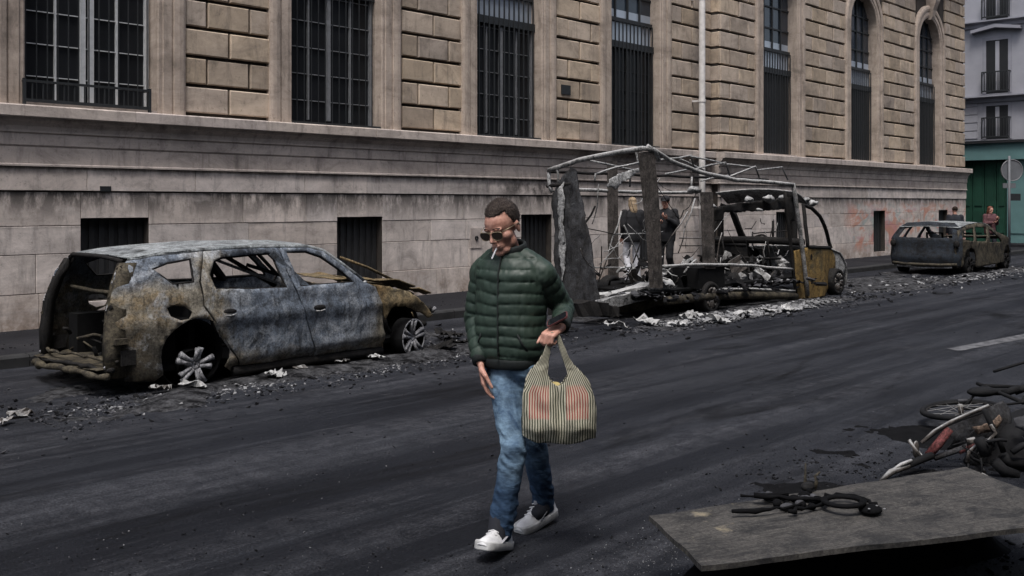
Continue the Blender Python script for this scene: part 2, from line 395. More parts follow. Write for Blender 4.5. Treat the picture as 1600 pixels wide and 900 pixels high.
# ------------------------------------------------------------------ ground, road marking, pavement, kerb
g = MB(); N = 24
xs = [-260 + 520 * i / N for i in range(N + 1)]
g.add([(x, y, 0) for y in xs for x in xs], [(j*(N+1)+i, j*(N+1)+i+1, (j+1)*(N+1)+i+1, (j+1)*(N+1)+i) for j in range(N) for i in range(N)])
tag(obj('road', g, M_asphalt), kind='structure')
a, b = on_z(1498, 549), on_z(1640, 514)
g = MB(); g.add([(a.x, a.y - 0.0, 0.004), (b.x + 1.5, b.y - 0.45, 0.004), (b.x + 1.7, b.y - 0.2, 0.004), (a.x + 0.1, a.y + 0.17, 0.004)], [(0, 1, 2, 3)])
tag(obj('road_marking', g, M_paint), kind='structure')
KERB_Y = 10.75
g = MB(); g.box(-30, 38.4, KERB_Y + 0.16, 13.4, -0.2, 0.12)
tag(obj('pavement', g, M_pave), kind='structure')
kerb_root = bpy.data.objects.new('kerb', None); COL.objects.link(kerb_root); tag(kerb_root, kind='structure')
x = -3.0; rnd = random.Random(4)
while x < 38.4:
    L = min(1.0, 38.4 - x)
    kb = MB(); e = rnd.uniform(-.006, .006)
    kb.rings([[(xx, KERB_Y + e, -0.1), (xx, KERB_Y + e, 0.10), (xx, KERB_Y + 0.025 + e, 0.124), (xx, KERB_Y + 0.157, 0.124), (xx, KERB_Y + 0.157, -0.1)] for xx in (x + 0.004, x + L - 0.004)])
    fixn(obj('kerb_stone', kb, M_kerb, kerb_root)); x += L
# far pavement across the side street
g = MB(); g.box(41.0, 60, -30, 60, -0.2, 0.12); tag(obj('far_pavement', g, M_pave), kind='structure')

# ------------------------------------------------------------------ the stone building
W0, W1, PAV = 12.92, 12.70, 20.33          # wall plane, projecting bay's plane, where the bay begins
END = 36.25
bld = thing('stone_building', 'long classical stone building with rusticated piers and tall barred windows above a soot-stained plinth', 'building', (20, W0, 0))
def wall_y(s): return W0 if s < PAV else W1
def block_mb(x0, x1, z0, z1, yf, yb, ch):
    b_ = MB(); o = [(x0, z0), (x1, z0), (x1, z1), (x0, z1)]; i_ = [(x0+ch, z0+ch), (x1-ch, z0+ch), (x1-ch, z1-ch), (x0+ch, z1-ch)]
    b_.rings([[(a, yb, c) for a, c in o], [(a, yf + ch, c) for a, c in o], [(a, yf, c) for a, c in i_]])
    return b_
OPEN_W = 1.73
WIN = [4.74, 8.63, 12.57, 16.49, 22.34, 27.26, 32.19]
PIERS = [(2.93, 4.33, 5.0), (6.87, 8.27, 5.0), (10.80, 12.24, 5.4), (14.73, 16.2, 6.0), (18.68, 20.31, 7.2), (PAV + 0.015, 22.04, 7.6), (24.52, 26.98, 8.9), (29.46, 31.9, 9.3), (34.4, END - 0.02, 9.6)]
rnd = random.Random(11)
P0, PITCH = 2.945, 0.405
for k, (x0, x1, top) in enumerate(PIERS):
    yf = wall_y(x0 + 0.1) - 0.012; row = 0; z = P0
    while z < top:
        w = x1 - x0
        if w > 1.9: fr = ([0.33, 0.33, 0.34] if row % 2 == 0 else [0.17, 0.33, 0.33, 0.17])
        else: fr = ([0.5, 0.5] if row % 2 == 0 else [0.25, 0.49, 0.26])
        x = x0
        for f in fr:
            j = rnd.uniform(-.012, .012)
            b_ = block_mb(x + 0.016, x + f * w - 0.016, z + 0.028, z + PITCH - 0.022, yf + rnd.uniform(-.016, .006), yf + 0.075, 0.014)
            obj('stone_block', b_, M_rustic, bld); x += f * w
        if abs(x0 - PAV) < 0.1:        # return face of the projecting bay
            rb = MB(); o = [(W1 + 0.006, z + .024), (W0 + 0.05, z + .024), (W0 + 0.05, z + PITCH - .024), (W1 + 0.006, z + PITCH - .024)]
            xx = PAV
            rb.rings([[(xx + 0.013, a, c) for a, c in o], [(xx - 0.012, a + (0.0), c) for a, c in [(W1 + .02, z+.042), (W0 + .05, z+.042), (W0 + .05, z+PITCH-.042), (W1 + .02, z+PITCH-.042)]]])
            fixn(obj('stone_block', rb, M_rustic, bld))
        z += PITCH; row += 1
# wall core behind the stones: pier strips, lintel strips, upper wall
edges = [-6.0] + [e for w in WIN for e in (w, w + OPEN_W)] + [END]
core = MB()
for i in range(0, len(edges), 2):
    x0, x1 = edges[i], edges[i + 1]
    if x0 < PAV < x1:
        core.box(x0 + 0.1, PAV, W0 + 0.05, W0 + 0.8, 2.2, 9.8); core.box(PAV + 0.002, x1 - 0.1, W1 + 0.05, W0 + 0.8, 2.2, 9.8)
    else:
        y = wall_y(x0 + 0.2); core.box(x0 + 0.1, x1 - (0.1 if x1 < END else 0.03), y + 0.05, W0 + 0.8, 2.2, 9.8)
for w in WIN:
    y = wall_y(w); core.box(w - 0.05, w + OPEN_W + 0.05, y + 0.052, W0 + 0.78, 7.85, 9.8)
core.box(END - 2.0, END - 0.03, W0 + 0.5, 26, 0, 9.8)
core.box(-6, END - 0.1, W0 + 0.75, 22, 9.7, 12.0)
core.box(-6, END - 0.1, W0 + 0.79, W0 + 1.0, 0.0, 9.75)
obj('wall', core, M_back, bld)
# mouldings
def moulding(name, prof, x0, x1, yw, mat):
    """prof: (protrusion, z)"""
    m = MB(); m.rings([[(x, yw - p_, z_) for p_, z_ in prof] for x in (x0, x1)]); return fixn(obj(name, m, mat, bld))
RUNS = [(-6.0, PAV, W0), (PAV - 0.12, END + 0.16, W1)]
for x0, x1, y in RUNS:
    joints = [x0]; rr = random.Random(int(y * 100))
    while joints[-1] < x1 - 2.2: joints.append(joints[-1] + rr.uniform(1.4, 2.1))
    joints.append(x1)
    for j0, j1 in zip(joints[:-1], joints[1:]):
        e = rr.uniform(-.004, .004)
        moulding('string_course', [(-0.4, 2.90), (0.20 + e, 2.905), (0.215 + e, 2.89), (0.215 + e, 2.765), (0.205 + e, 2.752), (-0.4, 2.752)], j0 + .002, j1 - .002, y, M_slab)
    moulding('cornice_moulding', [(-0.3, 2.75), (0.155, 2.75), (0.15, 2.715), (0.12, 2.69), (0.09, 2.65), (0.075, 2.60), (0.072, 2.575), (0.052, 2.565), (0.05, 2.42), (0.035, 2.40), (-0.3, 2.40)], x0 + .003, x1 - 0.06, y, M_slab)
    moulding('fascia', [(-0.3, 2.398), (0.034, 2.398), (0.036, 2.19), (0.055, 2.175), (0.055, 2.155), (-0.3, 2.155)], x0 + .003, x1 - 0.07, y, M_slab)
moulding('top_cornice', [(-0.3, 9.9), (0.45, 9.9), (0.45, 9.7), (0.3, 9.6), (0.2, 9.45), (0.2, 9.3), (-0.3, 9.3)], PAV - 0.1, END + 0.4, W1, M_trim)
# plinth: courses of ashlar with cellar openings
CELL = [(5.44, 6.36, 0.42, 1.495), (9.49, 10.40, 0.42, 1.47), (13.75, 14.62, 0.42, 1.475), (17.5, 18.3, 0.42, 1.475), (23.0, 23.75, 0.25, 1.47), (28.80, 29.62, 0.25, 1.47), (33.87, 34.65, 0.25, 1.47)]
COURSES = [(0.10, 0.56), (0.56, 1.05), (1.05, 1.405), (1.405, 1.838), (1.85, 2.152)]
rnd = random.Random(23)
pl = MB()
for s0, s1, y in ((-6.0, PAV, W0), (PAV, END + 0.1, W1)):
    cells = [c for c in CELL if s0 < c[0] < s1]
    xs_ = [s0] + [e for c in cells for e in (c[0], c[1])] + [s1]
    for i in range(0, len(xs_), 2): pl.box(xs_[i] + (0.004 if i == 0 else 0), xs_[i+1] - 0.004, y + 0.012, W0 + 0.6, 0.05, 2.3)
    for c in cells: pl.box(c[0] - .001, c[1] + .001, y + 0.0125, W0 + 0.6, c[3] + 0.002, 2.3); pl.box(c[0] - .001, c[1] + .001, y + 0.0125, W0 + 0.6, 0.05, c[2])
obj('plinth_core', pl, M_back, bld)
for ci, (z0, z1) in enumerate(COURSES):
    for s0, s1, y in ((0.0, PAV, W0), (PAV, END + 0.1, W1)):
        yf = y - (0.022 if ci == 4 else 0.0)
        for c in CELL:                       # lintel and sill stones of the cellar openings
            if s0 < c[0] < s1:
                for a, b in ((max(z0, c[3]), z1), (z0, min(z1, c[2]))):
                    if b - a > 0.03 and z0 < c[3] - 0.02 and z1 > c[2] + 0.02:
                        obj('ashlar_block', block_mb(c[0] + .003, c[1] - .003, a + .003, b - .003, yf + rnd.uniform(-.003, .003), y + 0.05, 0.005), M_plinth if y == W0 else M_plinth2, bld)
        spans = [(s0, s1)]
        for c in CELL:
            if z0 < c[3] - 0.02 and z1 > c[2] + 0.02:
                ns = []
                for a, b in spans:
                    if c[1] <= a or c[0] >= b: ns.append((a, b))
                    else: ns += [(a, c[0]), (c[1], b)]
                spans = ns
        for a, b in spans:
            x = a
            while x < b - 0.02:
                L = rnd.uniform(0.75, 2.0); L = b - x if b - x - L < 0.4 else L
                zt = z1
                dy = rnd.uniform(-0.004, 0.006)
                b_ = block_mb(x + .003, x + L - .003, z0 + .003, zt - .003, yf + dy, y + 0.05, 0.005)
                obj('ashlar_block', b_, M_plinth if y == W0 else M_plinth2, bld); x += L
for (x0, x1, z0, z1) in CELL:
    y = wall_y(x0)
    cw = MB(); cw.box(x0, x1, y + 0.16, y + 0.2, z0, z1); c = obj('cellar_window', cw, M_shutter, bld)
    nb = 7
    for i in range(nb):
        xx = x0 + (x1 - x0) * (i + 0.5) / nb; bb = MB(); bb.box(xx - .035, xx + .035, y + 0.135, y + 0.162, z0 + .02, z1 - .03); obj('shutter_slat', bb, M_shutter, c)
# tall windows
def surround(x0, y):
    xc, hw, zs = x0 + OPEN_W / 2, OPEN_W / 2, 6.9
    prof = [(0.0, -0.27), (0.0, 0.012), (0.02, 0.028), (0.07, 0.028), (0.08, 0.045), (0.20, 0.045), (0.205, 0.03), (0.225, 0.03), (0.23, 0.062), (0.30, 0.075), (0.36, 0.07), (0.40, 0.05), (0.405, -0.04), (0.405, -0.06)]
    path = [(-1, 0, z_) for z_ in (2.906, 4.2, 5.5, zs)] + [(-math.cos(R(a_)), math.sin(R(a_)), zs) for a_ in range(9, 172, 9)] + [(1, 0, z_) for z_ in (zs, 5.5, 4.2, 2.906)]
    m = MB(); m.rings([[(xc + c_ * (hw + o_), y - p_, z_ + s_ * (hw + o_)) for o_, p_ in prof] for c_, s_, z_ in path], cap=False, closed=False)
    fixn(obj('window_surround', m, M_trim, bld))
    ks = MB(); w_ = 0.15
    ks.rings([[(xc - a_, y - p_, z_), (xc + a_, y - p_, z_), (xc + a_, y + 0.1, z_), (xc - a_, y + 0.1, z_)] for a_, p_, z_ in ((.10, .09, 7.70), (.11, .14, 7.80), (.13, .17, 8.0), (.16, .28, 8.3), (.17, .3, 8.45))])
    fixn(obj('keystone', ks, M_trim, bld))
for wi, x0 in enumerate(WIN):
    y = wall_y(x0); x1 = x0 + OPEN_W; xc = (x0 + x1) / 2; surround(x0, y)
    yp = y + 0.25; zb = 2.955
    fr = MB()
    ZT = 5.03
    mat_f = M_wframe if wi == 0 else (M_wframe2 if wi < 3 else M_shutter)
    if wi < 4:
        offs = (xc - 0.055, xc + 0.055) if wi == 0 else (xc - 0.03,)
        for xx in offs: fr.box(xx - .032, xx + .032, yp - .06, yp, zb + .05, ZT)
        fr.box(x0 + .02, x0 + .07, yp - .05, yp, zb, ZT); fr.box(x1 - .07, x1 - .02, yp - .05, yp, zb, ZT); 
        for xx in (x0 + 0.46, x1 - 0.46): fr.box(xx - .011, xx + .011, yp - .045, yp, zb + .05, ZT)
        for i in range(1, 6):
            z_ = zb + 0.415 * i - 0.06
            if z_ < ZT: fr.box(x0 + .07, x1 - .07, yp - .03, yp - .008, z_ - .006, z_ + .006)
    else:
        fr.box(xc - .03, xc + .03, yp - .05, yp, zb, ZT)
    w = obj('window', fr, mat_f, bld)
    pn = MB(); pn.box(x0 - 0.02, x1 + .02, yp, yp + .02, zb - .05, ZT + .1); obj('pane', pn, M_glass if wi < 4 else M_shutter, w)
    pn = MB(); pn.box(x0 - 0.02, x1 + .02, yp + .0, yp + .02, ZT + .1, 5.86); obj('pane', pn, M_glass_sky, w)
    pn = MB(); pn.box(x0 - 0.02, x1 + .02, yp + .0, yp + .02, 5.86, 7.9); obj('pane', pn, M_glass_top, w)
    tr = MB(); tr.box(x0 - .01, x1 + .01, yp - .1, yp - .002, ZT + .0, ZT + .14); tr.box(x0 - .01, x1 + .01, yp - .06, yp - .002, 5.6, 5.68)
    for i in range(3): tr.box(x0 + OPEN_W * (i+1)/4 - .02, x0 + OPEN_W * (i+1)/4 + .02, yp - .04, yp - .003, 5.68, 7.76)
    for z_ in (6.2, 6.75, 7.2): tr.box(x0 + .01, x1 - .01, yp - .03, yp - .004, z_ - .02, z_ + .02)
    obj('transom', tr, M_iron, w)
    sl = MB(); sl.box(x0 - .01, x1 + .01, y - 0.01, yp + .03, 2.89, zb); obj('sill', sl, M_iron if wi in (1, 2, 3) else M_slab, w)
    nb = 13
    for i in range(nb):
        xx = x0 + OPEN_W * (i + 0.5) / nb; bb = MB(); hb = 5.6 if wi > 1 else 6.0
        bw = .0065 if wi < 2 else .011; bb.box(xx - bw, xx + bw, yp - .115, yp - .115 + 2 * bw, zb, hb); obj('iron_bar', bb, M_iron, w)
    if wi >= 4:
        for i in range(6):
            xx = x0 + OPEN_W * (i + 0.5) / 6; bb = MB(); bb.box(xx - .125, xx + .125, yp - .04, yp - .006, zb + .02, ZT - .02); obj('shutter_board', bb, M_shutter, w)
# low iron rail at the first window
x0 = WIN[0]; x1 = 6.30; rl = MB()
rl.bar((x0 - .03, W0 - .08, 3.21), (x1 + .03, W0 - .08, 3.21), .03); rl.bar((x0 - .03, W0 - .08, 2.97), (x1 + .03, W0 - .08, 2.97), .04)
for e in (x0 - .03, x1 + .03): rl.bar((e, W0 - .08, 2.9), (e, W0 - .08, 3.24), .035); rl.bar((e, W0 - .09, 3.21), (e, W0 + .1, 3.21), .025)
ra = obj('window_rail', rl, M_iron, bld)
for i in range(12):
    bb = MB(); xx = x0 + (x1 - x0) * (i + .5) / 12; bb.box(xx - .008, xx + .008, W0 - .088, W0 - .072, 2.95, 3.2); obj('rail_bar', bb, M_iron, ra)
# drainpipe with collars
pp = MB(); PX = on_y(1097, 100, W0 - .28).x
pp.tube([(PX, W0 - 0.28, z_) for z_ in (0.12, 2.7, 3.0, 6, 9.5)], 0.074, 14)
dp = obj('drainpipe', pp, M_pipe, bld, True)
for z_ in (1.6, 4.05, 6.4):
    cc = MB(); cc.tube([(PX, W0 - 0.28, z_ - .035), (PX, W0 - 0.28, z_ + .035)], 0.086, 14); cc.box(PX - .02, PX + .02, W0 - .2, W0 + .02, z_ - .02, z_ + .02); obj('pipe_collar', cc, M_pipe, dp)
# plaque and vent
q0, q1 = on_y(876, 147, W0), on_y(890, 134, W0)
bb = MB(); bb.box(q0.x, q1.x, W0 - .03, W0 + .0, q0.z, q1.z); obj('plaque', bb, M_iron, bld)
q0, q1 = on_y(155, 299, W0), on_y(172, 291, W0)
bb = MB(); bb.box(q0.x, q1.x, W0 - .035, W0, q0.z, q1.z); obj('wall_vent', bb, M_iron, bld)
# small power socket plate on the plinth beside the walker
q0, q1 = on_y(735, 388, W0), on_y(752, 356, W0)
bb = MB(); bb.box(q0.x, q1.x, W0 - .012, W0 + .01, q0.z, q1.z); pb = obj('wall_plate', bb, M_slab, bld)
bb = MB(); bb.lathe([(.025, 0), (.04, 0), (.04, .02), (.025, .02)], ((q0.x + q1.x) / 2, W0 - .03, (q0.z + q1.z) / 2), (0, 1, 0), 16); obj('pipe_stub', bb, M_iron, pb)

# ------------------------------------------------------------------ pale apartment house across the side street
M_pale = plain('render_grey', (0.30, 0.30, 0.33), 0.9, 0.12, 1.2)
M_pale2 = plain('render_trim', (0.25, 0.25, 0.28), 0.9, 0.12, 2)
M_teal = plain('shop_teal', (0.10, 0.19, 0.19), 0.6, 0.1, 2)
M_dgreen = plain('door_green', (0.012, 0.05, 0.032), 0.5, 0.25, 2)
M_dark = plain('dark_void', (0.012, 0.013, 0.015), 0.6, 0.2, 4)
XF = 42.6
house = thing('apartment_house', 'pale grey apartment house with iron balconies above a teal shopfront across the side street', 'building', (XF, 14, 0))
bb = MB(); bb.box(XF, XF + 10, 4, 30, 4.25, 20); obj('wall', bb, M_pale, house)
bb = MB(); bb.box(XF + .35, XF + 10, 4, 30, 0, 4.25); obj('shop_wall', bb, M_dark, house)
bb = MB(); bb.box(XF - .3, XF + .5, 4, 30, 3.45, 4.12); fa = obj('shop_fascia', bb, M_teal, house)
bb = MB(); bb.box(XF - .42, XF + .2, 4, 30, 4.12, 4.2); obj('fascia_ledge', bb, M_dark, fa)
for z_ in (6.05, 9.1, 12.3):
    bb = MB(); bb.rings([[(XF - a_, yy, zz) for a_, zz in ((-.1, z_ - .25), (.08, z_ - .25), (.1, z_ - .1), (.3, z_ - .05), (.3, z_), (-.1, z_))] for yy in (4, 30)]); fixn(obj('storey_band', bb, M_pale2, house))
def apt_window(yc, z0, z1, hood):
    w_ = 0.42
    f = MB(); 
    f.box(XF - .02, XF + .06, yc - w_ - .14, yc - w_, z0, z1 + .12); f.box(XF - .02, XF + .06, yc + w_, yc + w_ + .14, z0, z1 + .12); f.box(XF - .02, XF + .06, yc - w_, yc + w_, z1, z1 + .12)
    if hood: f.rings([[(XF - .28, yc - .95, z1 + .45), (XF - .28, yc, z1 + .62), (XF - .28, yc + .95, z1 + .45), (XF - .28, yc + .95, z1 + .33), (XF - .28, yc, z1 + .48), (XF - .28, yc - .95, z1 + .33)], [(XF + .02, a_, b_) for a_, b_ in ((yc - .95, z1 + .45), (yc, z1 + .62), (yc + .95, z1 + .45), (yc + .95, z1 + .33), (yc, z1 + .48), (yc - .95, z1 + .33))]])
    w = obj('window', f, M_pale2, house)
    g_ = MB(); g_.box(XF - .004, XF + .03, yc - w_, yc + w_, z0, z1); obj('pane', g_, M_dark, w)
    c_ = MB(); c_.box(XF - .03, XF - .006, yc - .09, yc + .06, z0 + .1, z1 - .05); obj('curtain', c_, M_pale, w)
    r_ = MB(); r_.bar((XF - .22, yc - w_ - .1, z0 + .85), (XF - .22, yc + w_ + .1, z0 + .85), .05); r_.bar((XF - .22, yc - w_ - .1, z0 + .08), (XF - .22, yc + w_ + .1, z0 + .08), .05)
    for e in (-w_ - .1, w_ + .1): r_.bar((XF - .22, yc + e, z0), (XF - .22, yc + e, z0 + .87), .04); r_.bar((XF - .22, yc + e, z0 + .85), (XF, yc + e, z0 + .85), .03)
    rr_ = obj('balcony_rail', r_, M_iron, w)
    for i in range(9):
        b_ = MB(); yy = yc - w_ + 2 * w_ * i / 8; b_.box(XF - .235, XF - .205, yy - .014, yy + .014, z0 + .06, z0 + .85); obj('rail_bar', b_, M_iron, rr_)
yA = on_x(1558, 100, XF).y
for z0, z1, hd in ((4.3, 5.65, False), (6.15, 8.3, True), (9.15, 11.2, True)):
    for k in range(-1, 3): apt_window(yA - k * 2.6 if k >= 0 else yA + 2.6, z0, z1, hd)
# quoin-like rustication lines beside the windows
for k in range(5):
    bb = MB(); z_ = 4.35 + k * 0.33; bb.box(XF - .03, XF + .02, yA + .75, yA + 1.9, z_, z_ + .29); obj('wall_band', bb, M_pale, house)
# shopfront
def yx(px): return on_x(px, 300, XF).y
for i, (pa, pb_) in enumerate(((1500, 1518), (1519, 1537), (1538, 1556), (1557, 1572))):
    bb = MB(); bb.box(XF + .05, XF + .2, yx(pb_), yx(pa), 0.12, 3.4); d = obj('shop_door', bb, M_dgreen, house)
    bb = MB(); a_, b_ = yx(pb_) + .08, yx(pa) - .08; bb.box(XF + .02, XF + .055, a_, b_, 0.5, 1.4); bb.box(XF + .02, XF + .055, a_, b_, 1.6, 3.2); obj('door_panel', bb, M_dgreen, d)
bb = MB(); bb.box(XF - .05, XF + .2, 6.0, yx(1574), 0.12, 3.44); sp = obj('shop_panel', bb, M_teal, house)
for k in range(3):
    bb = MB(); bb.box(XF - .08, XF - .04, yx(1574) - .9 * (k + 1) + .1, yx(1574) - .9 * k - .08, .5, 3.2); obj('raised_panel', bb, M_teal, sp)

# ------------------------------------------------------------------ burnt vehicles
M_blue = scorched('burnt_blue', (0.055, 0.068, 0.088), (0.115, 0.135, 0.165), (0.035, 0.042, 0.054), soot=0.36, ash=0.44, seed=2.0, ashcol=(0.34, 0.37, 0.42))
M_ochre = scorched('burnt_ochre', (0.15, 0.115, 0.055), (0.20, 0.165, 0.10), (0.105, 0.10, 0.085), soot=0.42, ash=0.38, seed=7.0, scale=1.3, ashcol=(0.34, 0.33, 0.29))
M_rust = scorched('burnt_rust', (0.19, 0.125, 0.06), (0.23, 0.175, 0.10), (0.13, 0.115, 0.085), soot=0.36, ash=0.28, seed=12.0, scale=1.3, ashcol=(0.33, 0.31, 0.25))
M_char = scorched('burnt_char', (0.012, 0.012, 0.013), (0.022, 0.021, 0.021), (0.008, 0.008, 0.009), soot=0.45, ash=0.22, seed=4.0, scale=1.6, ashcol=(0.20, 0.20, 0.21))
M_roofm = scorched('burnt_roof', (0.22, 0.24, 0.25), (0.30, 0.32, 0.33), (0.12, 0.13, 0.14), soot=0.33, ash=0.42, seed=9.0, ashcol=(0.46, 0.47, 0.48))
M_ashm = scorched('ash_white', (0.30, 0.30, 0.30), (0.42, 0.42, 0.42), (0.16, 0.16, 0.165), soot=0.35, ash=0.4, seed=5.0, scale=2.5, ashcol=(0.55, 0.55, 0.55))
M_alloy = scorched('burnt_alloy', (0.22, 0.22, 0.23), (0.34, 0.34, 0.36), (0.13, 0.13, 0.14), soot=0.3, ash=0.42, seed=3.0, scale=4, ashcol=(0.52, 0.52, 0.53))
M_tube = scorched('burnt_tube', (0.17, 0.17, 0.172), (0.32, 0.315, 0.31), (0.07, 0.07, 0.07), soot=0.34, ash=0.46, seed=15.0, scale=2.5, ashcol=(0.46, 0.46, 0.45), top=.8)
M_darkgreen = scorched('burnt_bottle', (0.02, 0.026, 0.034), (0.032, 0.040, 0.052), (0.014, 0.015, 0.017), soot=0.42, ash=0.24, seed=6.0, scale=1.2, ashcol=(0.20, 0.20, 0.20))
M_olive = scorched('burnt_olive', (0.075, 0.062, 0.04), (0.105, 0.09, 0.065), (0.04, 0.036, 0.03), soot=0.45, ash=0.32, seed=17.0, scale=1.2, ashcol=(0.24, 0.23, 0.19))

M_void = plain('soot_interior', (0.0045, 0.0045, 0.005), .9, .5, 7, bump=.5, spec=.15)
def flank_tint(t, v, col):
    x_, y_, z_ = t.sep(t.pos)
    w = t.math('MULTIPLY', t.math('SUBTRACT', t.noise(v, 3.0, 6, 0.7), 0.5), 0.55)
    xx = t.math('ADD', x_, w); zz = t.math('ADD', z_, t.math('MULTIPLY', w, 0.6))
    def sm(val, lo, hi): return t.ramp(t.math('DIVIDE', t.math('SUBTRACT', val, lo), hi - lo, True), [(0.0, 0.0), (1.0, 1.0)])
    door = t.math('MULTIPLY', sm(xx, 4.86, 5.02), sm(xx, 6.72, 6.52))
    door = t.math('MULTIPLY', door, sm(t.math('ADD', zz, t.math('MULTIPLY', t.math('ABSOLUTE', t.math('SUBTRACT', xx, 5.75)), -0.10)), 0.10, 0.26))
    top = t.math('MULTIPLY', sm(zz, 0.86, 1.0), sm(xx, 4.75, 4.5))
    tint = t.ramp(t.noise(v, 4.0, 6, 0.7), [(0.3, (0.16, 0.140, 0.105)), (0.5, (0.27, 0.245, 0.20)), (0.62, (0.235, 0.18, 0.11)), (0.75, (0.24, 0.235, 0.22))])
    col = t.mix(t.math('MAXIMUM', door, top), tint, col)
    dk = t.math('MULTIPLY', sm(zz, 0.62, 0.42), sm(xx, 4.35, 4.2))
    return t.mix(t.math('MULTIPLY', dk, 0.8), col, (0.03, 0.029, 0.026))
M_flank = scorched('burnt_flank', (0.07, 0.085, 0.108), (0.15, 0.175, 0.215), (0.04, 0.048, 0.062), soot=0.33, ash=0.45, seed=2.0, ashcol=(0.40, 0.425, 0.46), tint=flank_tint)

def traced(pts, ymap):
    """pixels of points known to lie on the surface y = ymap(x, z)  ->  (x, z)"""
    out = []
    for px, py in pts:
        Y = ymap(5.5, 0.7); q = None
        for _ in range(10):
            q = on_y(px, py, Y); Y = 0.5 * Y + 0.5 * ymap(q.x, q.z)
        out.append((q.x, q.z))
    return out

def wheel(name, c, r, w, parent, mat, spokes=5, tilt=0.0, broken=0.0, seed=1, axis=(0, -1, 0), tyre=None, spoke_w=0.028):
    """wheel rim: barrel, hub and split spokes; axis points out of the car"""
    rr_ = random.Random(seed); ax = Vector(axis).normalized(); c = Vector(c)
    up = Vector((0, 0, 1)); sx = ax.cross(up).normalized(); up = sx.cross(ax)
    m = MB()
    rb_ = r * (.66 if broken else 1.0)
    m.lathe([(rb_, -w/2), (rb_, w * (.1 if broken else .5)), (rb_ * .93, w * (.1 if broken else .5)), (rb_ * .88, w*.0), (rb_ * .88, -w*.5)], c, ax, 28, (0, 2*math.pi))
    o = obj(name, m, M_void, parent, True); fixn(o)
    if not broken:
        lp = MB(); lp.lathe([(r * .99, w * .44), (r * .995, w * .5), (r * .92, w * .52), (r * .91, w * .46)], c, ax, 30); fixn(obj('rim_lip', lp, mat, o, True))
    h = MB(); h.lathe([(0.005, w*.42), (.055, w*.40), (.06, w*.2), (.06, -w*.3), (0.005, -w*.3)], c, ax, 14); fixn(obj('hub', h, mat, o, True))
    d = MB(); d.lathe([(0.03, -w*.2), (r*.62, -w*.2), (r*.62, -w*.28), (0.03, -w*.28)], c, ax, 20); fixn(obj('brake_disc', d, M_char, o, True))
    for k in range(spokes):
        a = 2 * math.pi * k / spokes + tilt
        s_ = MB()
        for sg in (-1, 1):
            a2 = a + sg * 0.17 + rr_.uniform(-.05, .05) * (1 + broken); ln = r * (0.93 - rr_.uniform(0, .25) * broken)
            p0 = c + ax * (w * .36) + (sx * math.cos(a + sg*.3) + up * math.sin(a + sg*.3)) * .045
            p1 = c + ax * (w * (.40 + .1 * broken * rr_.uniform(-1, 1))) + (sx * math.cos(a2) + up * math.sin(a2)) * ln
            s_.tube([p0, p0.lerp(p1, .5), p1], [spoke_w * .62, spoke_w * .55, spoke_w * .85], 7)
        obj('spoke', s_, mat, o, True)
    if tyre:
        tt = MB(); tt.lathe([(r, -w*.55), (r, w*.55), (tyre*.93, w*.6), (tyre, w*.4), (tyre, -w*.4), (tyre*.93, -w*.6)], c, ax, 28); fixn(obj('tyre', tt, tyre_mat, o, True))
    return o
tyre_mat = M_char

# ---------------- the burnt hatchback
CN, CF = 8.40, 10.12                       # near and far flank
CC = (CN + CF) / 2
def flank(x, z, sgn=-1, seed=0.0, dent=1.0):
    """y of the body side; rounded sill, bulged doors, tumblehome above the belt line, tapered ends"""
    ins = 0.0
    if z > 0.80: ins += 0.20 * ((z - 0.80) / 0.45) ** 1.25
    if z < 0.35: ins += 0.10 * ((0.35 - z) / 0.35) ** 2
    if x < 4.5: ins += 0.20 * (min(.85, 4.5 - x) / 0.7) ** 2
    if x > 7.0: ins += 0.16 * (min(.85, x - 7.0) / 0.7) ** 2
    zl = 0.17 + 0.05 * max(0.0, min(1.0, (x - 5.0) / 1.6))
    if 4.95 < x < 6.9: ins += 0.045 / (1 + math.exp((z - zl) / 0.012)) - 0.018 * math.exp(-((z - zl - .05) / 0.04) ** 2)
    ins -= 0.030 * math.exp(-((z - 0.62) / 0.07) ** 2)      # shoulder crease
    ins += dent * 0.016 * nz((x, z, seed), 2.3, seed) + dent * 0.006 * nz((x, z, seed), 7, seed + 3)
    return CN + ins if sgn < 0 else CF - ins
near = lambda x, z: flank(x, z, -1, 0, 0)
def side3(sgn, seed=0.0, off=0.0):
    return lambda x, z: (x, flank(x, z, sgn, seed) + (off if sgn < 0 else -off), z)
car = thing('burnt_car', 'burnt-out hatchback with blue-grey scorched doors and open tail beside the stone plinth', 'car', (5.8, CC, 0))
XR, ZR, WR = 4.60, 0.30, 0.205
XW, ZW = 7.20, 0.29
arch_r = circle(XR, ZR, 0.34, -25, 205, 16)
quarter_px = [(172, 474), (178, 434), (198, 409), (250, 400), (316, 393.5), (312, 440), (318, 478), (345, 525), (372, 570), (386, 592)]
quarter = traced(quarter_px, near)
zq = quarter[-1]
qpoly = quarter + [(XR + 0.40, 0.10)] + [p_ for p_ in arch_r if p_[1] > 0.13] + [(4.22, 0.10), (3.98, 0.12), (3.93, 0.35)]
qwin = traced([(238, 421), (262, 411), (297, 405), (303, 441), (270, 444)], near)
qfuel = traced([(261, 481), (272, 477), (290, 479), (301, 488), (297, 498), (283, 501), (268, 495)], near)
rdoor = traced([(317, 393.5), (376, 389.5), (434, 388), (446, 425), (466, 468), (480, 510), (488, 548), (489, 576), (450, 581), (402, 586), (388, 591), (374, 570), (347, 524), (320, 477), (314, 440)], near)
rwin = traced([(332, 409), (345, 403), (392, 398), (424, 396), (436, 424), (449, 450), (400, 452), (336, 452), (326, 430)], near)
